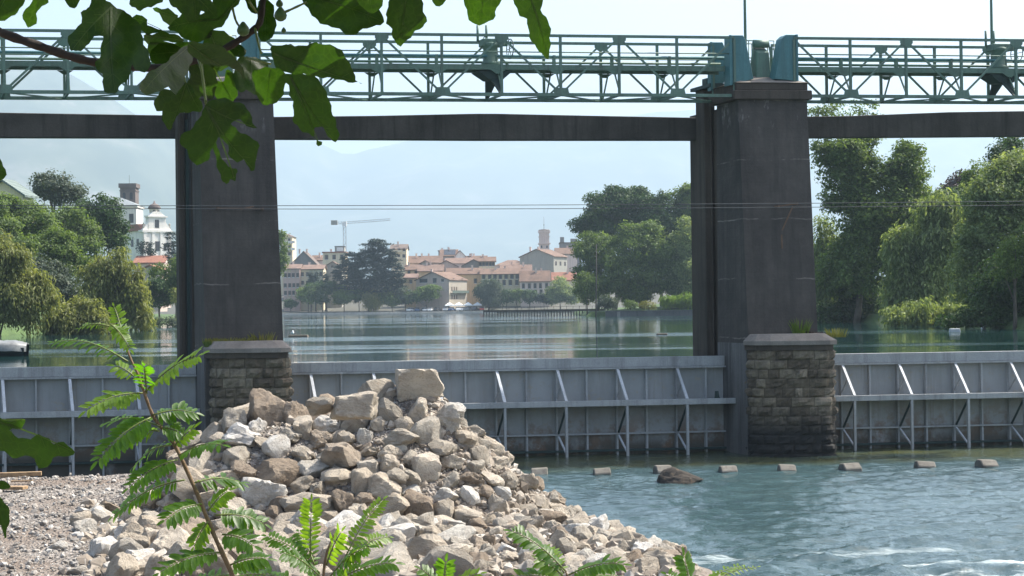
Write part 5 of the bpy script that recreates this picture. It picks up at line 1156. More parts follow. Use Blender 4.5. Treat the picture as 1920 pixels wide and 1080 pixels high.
def crown(ells, leaf, dens, seed, style='round', asp=.55, clump=.24, sparse=0.0):
    leaf *= .9; rs = np.random.RandomState(seed)
    if style in ('round', 'willow'):         # boughs of their own size break the outline
        more = []
        for (cx_, cy_, cz_, rx, ry, rz) in ells:
            if min(rx, rz) < 1.3: more.append((cx_, cy_, cz_, rx, ry, rz)); continue
            more.append((cx_, cy_, cz_, rx * .8, ry * .8, rz * .8))
            for _ in range(9):
                d = rs.normal(size=3); d /= np.linalg.norm(d); d[2] = d[2] * .9 + .15; k = rs.uniform(.2, .42)
                more.append((cx_ + d[0] * rx * (1.02 - k * .75), cy_ + d[1] * ry * (1.02 - k * .75), cz_ + d[2] * rz * (1.02 - k * .75), rx * k * 1.15, ry * k * 1.15, rz * k * rs.uniform(.7, 1.1)))
        ells = more
    Cs, As, Ns, Ls = [], [], [], []
    for (cx_, cy_, cz_, rx, ry, rz) in ells:
        area = 4 * math.pi * ((rx * ry) ** 1.6 / 3 + (rx * rz) ** 1.6 / 3 + (ry * rz) ** 1.6 / 3) ** (1 / 1.6)
        n = int(area * dens * 1.1 / (leaf * leaf * asp * .5)); rm = (rx * ry * rz) ** (1 / 3)
        cl = max(leaf * 2.6, rm * clump); nc = max(10, int(area / (cl * cl) * 1.5 * (1 - sparse)))
        d = rs.normal(size=(nc, 3)); d /= np.linalg.norm(d, axis=1)[:, None]; keep = d[:, 2] > -.75; d = d[keep]; nc = len(d)
        rad = 1 - np.abs(rs.normal(size=nc)) * (.2 if clump < .3 else .25) + (rs.rand(nc) < .22) * rs.uniform(0, .14, nc)
        cc = np.array([cx_, cy_, cz_]) + d * rad[:, None] * np.array([rx, ry, rz])
        csz = cl * rs.uniform(.55, 1.35, nc); wts = csz ** 2; pick = rs.choice(nc, n, p=wts / wts.sum())
        off = rs.normal(size=(n, 3)); off /= np.linalg.norm(off, axis=1)[:, None]; off *= (rs.rand(n) ** .45)[:, None]
        off[:, 2] *= .62
        c = cc[pick] + off * csz[pick][:, None]
        nrm = off * .9 + d[pick] * .5 + rs.normal(size=(n, 3)) * .55 + np.array([0, 0, .5]); nrm /= np.linalg.norm(nrm, axis=1)[:, None]
        ax = rs.normal(size=(n, 3)); L = leaf * rs.uniform(.6, 1.5, n)
        if style == 'willow':
            c[:, 2] -= rs.rand(n) ** 1.5 * csz[pick] * 1.6; ax = d[pick] * .35 + rs.normal(size=(n, 3)) * .25 + np.array([0, 0, -1.]); L *= 1.5
        elif style == 'cedar':
            c[:, 2] = cc[pick][:, 2] + off[:, 2] * csz[pick] * .35; nrm = rs.normal(size=(n, 3)) * .35 + np.array([0, 0, 1.]); nrm /= np.linalg.norm(nrm, axis=1)[:, None]
        elif style == 'reed': ax = rs.normal(size=(n, 3)) * .25 + np.array([0, 0, 1.]); L *= 1.8
        ax -= nrm * (ax * nrm).sum(1)[:, None]; ax /= np.linalg.norm(ax, axis=1)[:, None] + 1e-9
        fill = rs.rand(n) < .12                # leaves deeper in the crown close the see-through gaps
        u_ = rs.normal(size=(n, 3)); u_ /= np.linalg.norm(u_, axis=1)[:, None]; u_ *= (rs.uniform(.35, .92, n))[:, None]
        if sparse < .2: c = np.where(fill[:, None], np.array([cx_, cy_, cz_]) + u_ * np.array([rx, ry, rz]), c)
        Cs.append(c); As.append(ax); Ns.append(nrm); Ls.append(L)
    C, A, N, L = map(np.concatenate, (Cs, As, Ns, Ls)); k = asp if style not in ('willow', 'reed') else asp * .5
    return leaf_mesh(C, A, N, L, L * k)
def tree(name, label, cat, Y, px_ells, mt, leaf, dens=1.15, style='round', trunk=None, seed=1, asp=.6, zbase=None, clump=.24, limbs=6, thick=1.0, dy=.85, sparse=0, group=None):
    ells = []
    for e in px_ells:
        c = P(e[0], e[1], Y + (e[4] if len(e) > 4 else 0)); s = c.y / F; rx, rz = e[2] * s, e[3] * s
        ells.append((c.x, c.y, c.z, rx, min(rx, rz * 1.4) * dy, rz))
    big = max(ells, key=lambda e: e[3] * e[5]); tx = P(trunk, 500, Y).x if trunk is not None else big[0]
    low = min(e[2] - e[5] for e in ells)
    zb = zbase if zbase is not None else min(LH(tx, big[1]), low + .3)
    root = empty(name, (tx, big[1], zb), label, cat, group)
    V, Fq = crown(ells, leaf, dens, seed, style, asp, clump, sparse); npmesh('crown', V, Fq, FM[mt], root)
    rr = random.Random(seed); m = MB(); top = Vector((big[0], big[1], big[2] + big[5] * .4)); b0 = Vector((tx, big[1], zb - .3)); h = top.z - b0.z
    r0 = max(.07, h * .022) * thick; fork = b0.lerp(top, .33) + Vector((rr.uniform(-.2, .2), 0, 0)) * r0
    m.tube([b0, b0.lerp(fork, .5) + Vector((r0 * .3, 0, 0)), fork, fork.lerp(top, .5) + Vector((rr.uniform(-1, 1), rr.uniform(-1, 1), 0)) * r0 * 2, top], [r0 * 1.25, r0, r0 * .85, r0 * .5, r0 * .12], 7)
    for i in range(limbs):
        e = ells[i % len(ells)]; tgt = Vector((e[0] + rr.uniform(-.75, .75) * e[3], e[1] + rr.uniform(-.7, .7) * e[4], e[2] + rr.uniform(-.2, .75) * e[5])); st = b0.lerp(top, rr.uniform(.25, .6))
        mid = st.lerp(tgt, .5) + Vector((0, 0, abs(tgt.x - st.x) * .12)); m.tube([st, mid, tgt], [r0 * .42, r0 * .26, r0 * .06], 5)
    m.build('trunk', [M['bark']], root); return root
# --- right bank
tree('poplar', 'tall leafy tree right of the right pier, its top above the beam', 'tree', 172, [(1640, 380, 95, 95), (1585, 330, 60, 100), (1700, 320, 48, 50), (1600, 500, 70, 85), (1690, 470, 75, 85)], 'mid', .36, 1.3, trunk=1600, seed=3, limbs=12, sparse=.1, clump=.36)
V, Fq = crown([(P(1580, 215, 174).x, 174, P(1580, 222, 174).z, 3.9, 2.5, 2.2)], .3, .34, 31, sparse=.3); o = npmesh('high_crown', V, Fq, FM['mid'], bpy.data.objects['poplar'])
tree('willow_tree', 'pale green willow standing lowest by the water right of the right pier', 'tree', 150, [(1745, 520, 62, 90), (1700, 560, 48, 60), (1768, 432, 50, 68), (1690, 470, 40, 60)], 'silver', .34, 1.15, 'willow', trunk=1745, seed=5, asp=.7)
tree('willow_tree', 'small pale willow directly behind the right pier edge', 'tree', 178, [(1555, 500, 40, 95), (1570, 580, 45, 40)], 'silver', .34, 1.1, 'willow', trunk=1560, seed=6, asp=.7)
tree('tree', 'broad silvery green tree against the right edge', 'tree', 132, [(1870, 440, 80, 110), (1920, 380, 70, 95), (1820, 520, 55, 75)], 'silver', .3, 1.15, trunk=1880, seed=8, limbs=8, clump=.34)
tree('tree', 'dark leafy tree at the water line at the right edge', 'tree', 124, [(1890, 540, 85, 80), (1960, 500, 70, 110)], 'dark', .28, 1.15, trunk=1905, seed=9, clump=.34)
tree('bush', 'bright green bush lit by the sun at the right edge', 'bush', 119, [(1905, 470, 32, 26), (1890, 505, 26, 24)], 'light', .2, 1.1, trunk=1900, seed=10)
tree('tree', 'dark tree whose top rises into the upper right corner under the concrete beam', 'tree', 165, [(1910, 300, 50, 48), (1950, 340, 60, 70)], 'dark', .34, 1.1, trunk=1930, seed=11)
tree('tree', 'light green rounded tree below the dark corner tree on the right', 'tree', 160, [(1840, 340, 40, 48), (1870, 380, 50, 50)], 'light', .3, 1.05, trunk=1850, seed=12)
tree('tree', 'distant purple brown tree showing in the gap of the right bank trees', 'tree', 215, [(1806, 343, 26, 24), (1790, 400, 40, 50)], 'purple', .4, 1.2, trunk=1800, seed=13)
tree('tree', 'dark tree filling the gap behind the pale willow on the right bank', 'tree', 200, [(1770, 405, 62, 62), (1730, 400, 40, 50), (1690, 560, 80, 55), (1800, 540, 70, 70)], 'dark', .42, 1.2, trunk=1760, seed=14)
tree('bush', 'low dark waterside bush right of the right pier', 'bush', 175, [(1620, 580, 70, 32), (1560, 590, 40, 22)], 'dark', .32, 1.2, trunk=1620, seed=15)
tree('bush', 'low grey green waterside bush under the pale willow on the right', 'bush', 142, [(1720, 590, 60, 30), (1800, 590, 50, 36)], 'silver', .28, 1.15, 'willow', trunk=1740, seed=16, asp=.7)
tree('bush', 'dark bush hanging over the water behind the floats at the right edge', 'bush', 123, [(1840, 594, 46, 26), (1795, 602, 36, 15), (1885, 596, 36, 26)], 'dark', .28, 1.2, trunk=1850, seed=18)
tree('tree', 'tall dark tree beyond the right edge of the bank', 'tree', 120, [(2030, 420, 110, 150)], 'dark', .32, 1.1, trunk=2030, seed=17)
# --- far right grove
Yg = 345
tree('tree', 'large dark tree forming the upper left of the far grove above the water', 'tree', Yg + 8, [(1125, 425, 46, 48), (1150, 388, 52, 38), (1185, 400, 48, 48), (1152, 362, 16, 14), (1195, 372, 22, 20)], 'dark', .55, 1.2, trunk=1150, seed=20, clump=.3)
tree('tree', 'dark tree in the middle of the far grove left of the right pier', 'tree', Yg + 4, [(1245, 405, 45, 42), (1232, 450, 50, 50)], 'dark', .55, 1.2, trunk=1240, seed=21)
tree('tree', 'tall tree of the far grove touching the right pier', 'tree', Yg + 6, [(1285, 372, 34, 26), (1300, 400, 34, 46), (1275, 440, 42, 45)], 'mid', .55, 1.15, trunk=1290, seed=22)
tree('tree', 'rounded mid green tree at the lower left of the far grove', 'tree', 328, [(1125, 475, 44, 45), (1112, 530, 36, 50)], 'mid', .5, 1.2, trunk=1120, seed=23)
tree('tree', 'broad rounded tree at the centre of the far grove by the wall', 'tree', 322, [(1200, 468, 58, 50), (1185, 520, 62, 58), (1240, 510, 45, 60), (1280, 530, 36, 50)], 'mid', .5, 1.2, trunk=1200, seed=24)
tree('tree', 'lighter green tree of the far grove beside the right pier', 'tree', 320, [(1293, 460, 34, 52), (1290, 520, 40, 50)], 'silver', .5, 1.15, trunk=1290, seed=25)
tree('bush', 'grey green bush at the left end of the dark bank wall', 'bush', 312, [(1138, 568, 19, 13)], 'olive', .34, 1.2, seed=26)
tree('bush', 'light green bush hanging over the jetty end beside the far grove', 'bush', 318, [(1100, 545, 24, 34)], 'light', .4, 1.1, seed=27)
tree('bush', 'small green bush on the dark bank wall left of the reeds', 'bush', 311, [(1182, 572, 12, 10)], 'light', .28, 1.1, seed=28)
tree('bush', 'low dry looking bush next to the reeds on the bank wall', 'bush', 311, [(1216, 574, 15, 8)], 'yellow', .28, 1.0, seed=29)
tree('reed_bed', 'bright yellow green reeds on the bank wall beside the right pier', 'reeds', 311.5, [(1262, 566, 22, 12), (1290, 567, 24, 13), (1315, 567, 20, 12)], 'reed', .42, 1.2, 'reed', seed=30, asp=.5)
# --- town trees
Yt = 603.5
tree('cedar', 'huge dark cedar with layered branches in front of the town', 'tree', 606, [(705, 462, 24, 14), (722, 482, 22, 16), (688, 486, 26, 18), (660, 490, 20, 16), (650, 515, 24, 26), (690, 515, 40, 26), (735, 508, 22, 22), (665, 540, 36, 18), (715, 540, 42, 20), (742, 535, 16, 22)], 'cedar', .75, 2.3, 'cedar', trunk=690, seed=40, asp=.7, zbase=ZU + .6)
def town(label, e, mt, seed, style='round', name='tree', leaf=.6, cat='tree', Y=Yt): return tree(name, label, cat, Y, e, mt, leaf, 1.2, style, seed=seed, zbase=ZU + .5, asp=.65, limbs=4)
town('round bright green tree on the quay below the cream house', [(578, 556, 20, 19)], 'light', 41); town('dark green tree between the two bright round trees on the quay', [(604, 558, 14, 18), (590, 545, 16, 14)], 'dark', 42)
town('wide bright green tree on the quay below the left flank of the cedar', [(645, 556, 23, 20), (636, 560, 14, 14)], 'light', 43); town('slim dark tree on the quay left of the yellow willow', [(673, 556, 11, 18)], 'dark', 44)
town('yellowish willow on the quay below the cedar', [(700, 559, 18, 17)], 'yellow', 45, 'willow'); town('low bright bushy tree on the quay right of the yellow willow', [(735, 562, 24, 14), (725, 552, 14, 9)], 'mid', 46)
town('dark hedge like tree below the left side of the cedar', [(612, 540, 26, 14), (590, 540, 14, 12)], 'dark', 47, Y=608); town('leafy green tree at the left foot of the mauve house', [(800, 550, 28, 17), (775, 560, 18, 14)], 'mid', 48); town('dark leafy tree in the shade left of the parked cars', [(760, 556, 16, 20)], 'olive', 49)
town('tall grey green willow in front of the olive house', [(915, 542, 25, 20), (920, 560, 22, 14)], 'olive', 50, 'willow'); town('first of three small dark round trees before the rose house, nearest to the willow', [(950, 558, 12, 14)], 'dark', 51); town('second of three small dark round trees before the rose house', [(969, 556, 11, 15)], 'mid', 52)
town('third of three small dark round trees before the rose house, the widest', [(993, 557, 15, 14)], 'dark', 53); town('dark shrub between the round trees and the pale green tree of the town', [(1020, 560, 13, 12)], 'cedar', 54); town('pale green loose tree at the right end of the town', [(1050, 545, 28, 25), (1035, 558, 22, 16), (1072, 560, 18, 16)], 'silver', 55)
for i, (px, lb) in enumerate([(583, 'left one of the two slim cypresses before the cream house'), (591.5, 'right one of the two slim cypresses before the cream house'), (610, 'slim cypress left of the cedar, standing apart')]): tree('cypress', lb, 'tree', 609, [(px, 523, 4.2, 15)], 'cedar', .5, 1.4, seed=60 + i, zbase=ZU + .6, limbs=0, clump=.4)
town('yellow green bush at the left end of the quay behind the left pier', [(545, 568, 12, 12)], 'dark', 64, name='bush', cat='bush')
tree('tree', 'green tree peeping out to the right of the left pier', 'tree', 360, [(526, 450, 13, 16), (528, 480, 12, 18), (518, 500, 16, 30)], 'mid', .5, 1.1, seed=65, zbase=ZU)
# --- left bank
tree('poplar', 'grey green feathery tree on the hilltop right of the beige villa', 'tree', 235, [(105, 350, 40, 36), (125, 368, 34, 30), (82, 352, 20, 30)], 'olive', .42, .85, trunk=105, seed=70, sparse=.15, limbs=9)
tree('tree', 'dark green tree on the slope left of the church', 'tree', 226, [(195, 410, 42, 42), (215, 445, 28, 40), (170, 430, 40, 50)], 'dark', .42, 1.2, trunk=195, seed=71)
tree('tree', 'mid green tree in the middle of the left slope', 'tree', 215, [(130, 425, 48, 45), (150, 470, 45, 40)], 'mid', .42, 1.2, trunk=130, seed=72)
tree('tree', 'green tree below the beige villa', 'tree', 196, [(50, 420, 60, 42), (20, 400, 40, 30)], 'mid', .38, 1.2, trunk=45, seed=73)
tree('tree', 'light green tree on the left slope above the weeping willow', 'tree', 190, [(95, 465, 50, 36), (130, 495, 40, 30)], 'light', .36, 1.15, trunk=100, seed=74)
tree('tree', 'dark tree at the left edge below the villa', 'tree', 186, [(-20, 430, 50, 50), (20, 470, 45, 40)], 'mid', .36, 1.2, trunk=0, seed=75)
tree('olive_tree', 'dull grey green olive tree between the two big willows on the left', 'tree', 180, [(95, 520, 42, 32), (125, 550, 30, 30), (60, 510, 34, 26)], 'olive', .32, 1.2, trunk=95, seed=76)
tree('willow_tree', 'large yellow green weeping willow hanging over the water left of the left pier', 'tree', 172, [(205, 510, 52, 46), (185, 555, 46, 50), (240, 550, 38, 52), (262, 590, 22, 30)], 'willow', .36, 1.25, 'willow', trunk=205, seed=77, asp=.7, limbs=9)
tree('willow_tree', 'big pale willow at the left edge of the picture', 'tree', 147, [(20, 520, 62, 62), (50, 560, 50, 60), (-40, 500, 70, 80)], 'willow', .33, 1.25, 'willow', trunk=10, seed=78, asp=.7, limbs=9)
tree('bush', 'low rounded willow bush between the two big willows at the water', 'bush', 152, [(140, 590, 55, 34), (165, 602, 38, 26), (115, 602, 36, 24)], 'willow', .3, 1.25, 'willow', trunk=140, seed=79, asp=.7)
tree('bush', 'dark green bush at the back of the lawn left of the left pier', 'bush', 262, [(298, 540, 24, 18), (318, 552, 20, 18), (280, 545, 20, 16), (300, 566, 26, 12)], 'dark', .4, 1.2, seed=80)
tree('bush', 'dark drooping shrub at the water under the right end of the weeping willow', 'bush', 178, [(272, 588, 15, 26)], 'dark', .3, 1.2, 'willow', seed=81, asp=.7)
tree('conifer', 'dark conifer beside the church half hidden by the left pier', 'tree', 380, [(322, 460, 13, 28), (330, 500, 20, 28)], 'cedar', .5, 1.3, 'cedar', seed=82)
tree('bush', 'small dark conical evergreen in front of the church facade', 'bush', 410, [(266, 466, 7, 14), (281, 468, 7, 13)], 'cedar', .45, 1.3, seed=83)
tree('tree', 'shadowy tree behind the left pier on the lawn', 'tree', 255, [(345, 520, 30, 45), (300, 510, 20, 14)], 'mid', .42, 1.15, seed=84)
tree('bush', 'yellow green shrub on the lawn beside the left pier', 'bush', 250, [(332, 556, 10, 16)], 'willow', .34, 1.1, seed=85)
tree('bush', 'leafy shrubs along the shore below the lawn', 'shrub', 215, [(310, 605, 30, 9), (240, 610, 30, 10)], 'olive', .3, 1.1, seed=86)
# --- weeds on the stone bases
def tuft(label, cu, cv, z, n, h, sp, mt, seed, name='weed_tuft', dry=0):
    rs = np.random.RandomState(seed); c = W(cu, cv, z); V, Fq = [], []
    for i in range(n):
        a = rs.rand() * 6.28; rad = sp * rs.rand() ** .6; b0 = np.array([c.x + math.cos(a) * rad, c.y + math.sin(a) * rad * .5, c.z - .03]); ln = h * rs.uniform(.4, 1.1)
        d = np.array([math.cos(a) * rs.uniform(.1, .6), math.sin(a) * .3, 1.0]); tip = b0 + d * ln; mid = (b0 + tip) / 2 + np.array([0, 0, ln * .12]); s = np.array([math.sin(a + 1), 0.4, 0]) * .016
        k = len(V); V += [b0 - s, b0 + s, mid + s * .9, mid - s * .9, tip + s * .15, tip - s * .15]; Fq += [[k, k + 1, k + 2, k + 3], [k + 3, k + 2, k + 4, k + 5]]
    o = npmesh(name, np.array(V), Fq, FM[mt], loc=tuple(c)); return tag(o, label, 'weeds')
def uv_on(d, px, py): return uz(px, py, -1.9)[0]
z2 = p2['ztop'] + .58; z1 = p1['ztop'] + .58
tuft('green weed tuft with pale seed heads on the right pier base', uv_on(p2, 1497, 615), -2.05, z2, 120, .62, .3, 'reed', 5)
tuft('small yellow green weeds at the right corner of the right pier base', uv_on(p2, 1560, 620), -2.2, z2 - .1, 130, .36, .42, 'yellow', 6)
tuft('low reddish dry plants between the two weed tufts of the right pier base', uv_on(p2, 1525, 620), -2.05, z2, 120, .16, .42, 'purple', 7)
tuft('grass growing along the left half of the left pier base', uv_on(p1, 425, 632), -2.1, z1, 420, .2, .9, 'yellow', 8)
tuft('mossy grass hanging over the left corner of the left pier base', uv_on(p1, 396, 640), -2.3, z1 - .14, 180, .24, .3, 'light', 9)
tuft('thin weeds on the middle of the left pier base', uv_on(p1, 490, 630), -2.1, z1, 90, .4, .5, 'yellow', 10)
# ------------------------------------------------------------------ fig branch hanging into the view
def leaf_mat(name, top, back, trans, mul=(3.1, 3.1, .6)):
    x, t, b = mat(name); g = nd(t, 'ShaderNodeNewGeometry'); p = pos(t)
    n = ntex(t, p, 28, 6, 0.65); col = mixc(t, g.outputs['Backfacing'], top, back)
    col = mixc(t, 0.55, col, ramp(t, n, [(0.3, (0.3, 0.3, 0.3)), (0.7, (0.7, 0.7, 0.7))]), 'OVERLAY')
    vo = nd(t, 'ShaderNodeTexVoronoi', Scale=70.0, feature='DISTANCE_TO_EDGE'); t.links.new(p, vo.inputs['Vector'])
    col = mixc(t, ramp(t, vo.outputs['Distance'], [(0.0, (.22, .22, .22)), (0.09, (0, 0, 0))]), col, (0.03, 0.06, 0.012))
    t.links.new(col, b.inputs['Base Color']); b.inputs['Roughness'].default_value = 0.42; b.inputs['Specular IOR Level'].default_value = 0.45
    bump(t, b, n, 0.5, 0.004)
    tr = nd(t, 'ShaderNodeBsdfTranslucent'); t.links.new(mixc(t, 1.0, col, mul, 'MULTIPLY'), tr.inputs[0])
    mx = nd(t, 'ShaderNodeMixShader', Fac=trans); t.links.new(b.outputs[0], mx.inputs[1]); t.links.new(tr.outputs[0], mx.inputs[2]); t.links.new(mx.outputs[0], t.nodes['Material Output'].inputs[0]); return x
M['fig'] = leaf_mat('fig_leaf', (0.0065, 0.02, 0.0025), (0.010, 0.027, 0.0045), .5)
M['vein'] = leaf_mat('leaf_vein', (0.03, 0.06, 0.012), (0.04, 0.07, 0.02), .4)
M['twig'] = stained('twig_bark', (0.028, 0.022, 0.018), (0.055, 0.043, 0.035), (0.025, 0.02, 0.017), 30, streak=False)
M['petiole'] = plain('petiole', (0.13, 0.16, 0.035), .5)
M['figfruit'] = plain('green_fig', (0.06, 0.11, 0.03), .5, scale=40)
def smooth_outline(pts):
    n = len(pts); out = []
    for i in range(n):
        p0, p1_, p2_, p3 = (Vector(pts[(i + k) % n]) for k in (-1, 0, 1, 2)); m_ = max(2, int((p2_ - p1_).length / 7))
        for k in range(m_):
            s = k / m_; s2, s3 = s * s, s * s * s
            q = .5 * (2 * p1_ + (p2_ - p0) * s + (2 * p0 - 5 * p1_ + 4 * p2_ - p3) * s2 + (3 * p1_ - p0 - 3 * p2_ + p3) * s3); out.append(q)
    # crenate margin
    res = []
    for i, q in enumerate(out):
        a, b_ = out[i - 1], out[(i + 1) % len(out)]; d = (b_ - a); nrm = Vector((d.y, -d.x)); nrm = nrm.normalized() if nrm.length > 1e-6 else nrm
        res.append(q + nrm * (1.6 * math.sin(i * 1.9) + 1.1 * math.sin(i * .83 + 1)))
    return res
def inside(pt, poly):
    x, y = pt; c = False; j = len(poly) - 1
    for i in range(len(poly)):
        if (poly[i][1] > y) != (poly[j][1] > y) and x < (poly[j][0] - poly[i][0]) * (y - poly[i][1]) / (poly[j][1] - poly[i][1]) + poly[i][0]: c = not c
        j = i
    return c
def fig_leaf(root, pts, base, d, tilt=(0, 0), cup=.06, tips=None, seed=0, wave=.012, name='leaf', label=None):
    """outline given in picture pixels, laid on its own tilted and cupped surface at distance d"""
    ol = smooth_outline(pts); cx_ = sum(p.x for p in ol) / len(ol); cy_ = sum(p.y for p in ol) / len(ol); ext = max(max(p.x for p in ol) - min(p.x for p in ol), max(p.y for p in ol) - min(p.y for p in ol))
    def to3(x, y, lift=0):
        u, v = (x - cx_) / ext, (y - cy_) / ext; size = ext * d / F
        bx, by = (base[0] - cx_) / ext, (base[1] - cy_) / ext
        Y = d + size * (tilt[0] * u + tilt[1] * v + cup * 6 * ((u - bx) ** 2 + (v - by) ** 2) * .5) + size * wave * 4 * noise.noise((u * 4, v * 4, seed * 3.1)) + lift
        return P(x, y, Y)
    co = [Vector((p.x, p.y)) for p in ol]; ne = len(co); edges = [(i, (i + 1) % ne) for i in range(ne)]; step = max(5, ext / 22); polyl = [tuple(p) for p in ol]
    x0, x1 = min(p.x for p in ol), max(p.x for p in ol); y0, y1 = min(p.y for p in ol), max(p.y for p in ol); j = 0; y = y0
    while y < y1:
        x = x0 + (step / 2 if j % 2 else 0)
        while x < x1:
            if inside((x, y), polyl) and min((q - Vector((x, y))).length_squared for q in co) > (step * .5) ** 2: co.append(Vector((x, y)))
            x += step
        y += step * .87; j += 1
    vs, es, fs, _, _, _ = delaunay_2d_cdt(co, edges, [list(range(ne))], 1, 1e-4)
    if not fs: return None
    m = MB(); m.add([to3(v.x, v.y) for v in vs], [tuple(f) for f in fs], 0, True)
    if tips is None:
        bb = Vector(base); dist = [(p - bb).length for p in ol]; n = len(ol); w_ = max(5, n // 9)
        tips = [tuple(ol[i]) for i in range(n) if dist[i] > ext * .3 and all(dist[i] >= dist[(i + k) % n] for k in range(-w_, w_ + 1))]
    for tp in tips:
        b0, t0 = Vector(base), Vector(tp); t0 = b0.lerp(t0, .96); ln = (t0 - b0).length
        if ln < 15: continue
        k = 10; dr = (t0 - b0).normalized(); pr = Vector((-dr.y, dr.x)); bow = pr * ln * .04 * math.sin(seed + tp[0])
        line = [b0.lerp(t0, i / k) + bow * math.sin(math.pi * i / k) for i in range(k + 1)]
        line = [p for i, p in enumerate(line) if inside(tuple(p), polyl) or i < 2]
        V = []
        for i, p in enumerate(line): wv = ext * .011 * (1 - i / k * .85); V += [to3(*(p + pr * wv), -.0012), to3(*(p - pr * wv), -.0012)]
        m.add(V, [(2 * i, 2 * i + 1, 2 * i + 3, 2 * i + 2) for i in range(len(line) - 1)], 1, True)
        for i in range(2, k - 1, 2):
            if i >= len(line): break
            for s in (-1, 1):
                e = line[i] + (dr * .75 + pr * s * .8) * ln * .17 * (1 - i / k * .5)
                if not inside(tuple(e), polyl): e = line[i].lerp(e, .55)
                if not inside(tuple(e), polyl): continue
                q = (e - line[i]).normalized(); qp = Vector((-q.y, q.x)) * ext * .003
                m.add([to3(*(line[i] + qp), -.0011), to3(*(line[i] - qp), -.0011), to3(*(e - qp * .4), -.0011), to3(*(e + qp * .4), -.0011)], [(0, 1, 2, 3)], 1, True)
    o_ = org(root); me = bpy.data.meshes.new(name); me.from_pydata([tuple(v - o_) for v in m.v], [], m.f); me.polygons.foreach_set('material_index', m.m); me.polygons.foreach_set('use_smooth', m.sm); me.update()
    o = link(name, me, [M['fig'], M['vein']], root)
    if label: o['label'] = label
    return to3
fig = empty('fig_tree', P(-60, 40, 2.65), 'fig tree branch with large lobed leaves and green figs hanging in from the upper left', 'tree')
sc5 = lambda k, ox, oy, l: [(ox + a / k, oy + b_ / k) for a, b_ in l]
z54 = lambda l: sc5(5.4, 0, 0, l); z6 = lambda l: sc5(6, 260, 0, l); z432 = lambda l: sc5(4.32, 260, 100, l); z274 = lambda l: sc5(2.743, 560, 0, l); z27 = lambda l: sc5(2.7, 0, 0, l)
D = 2.6
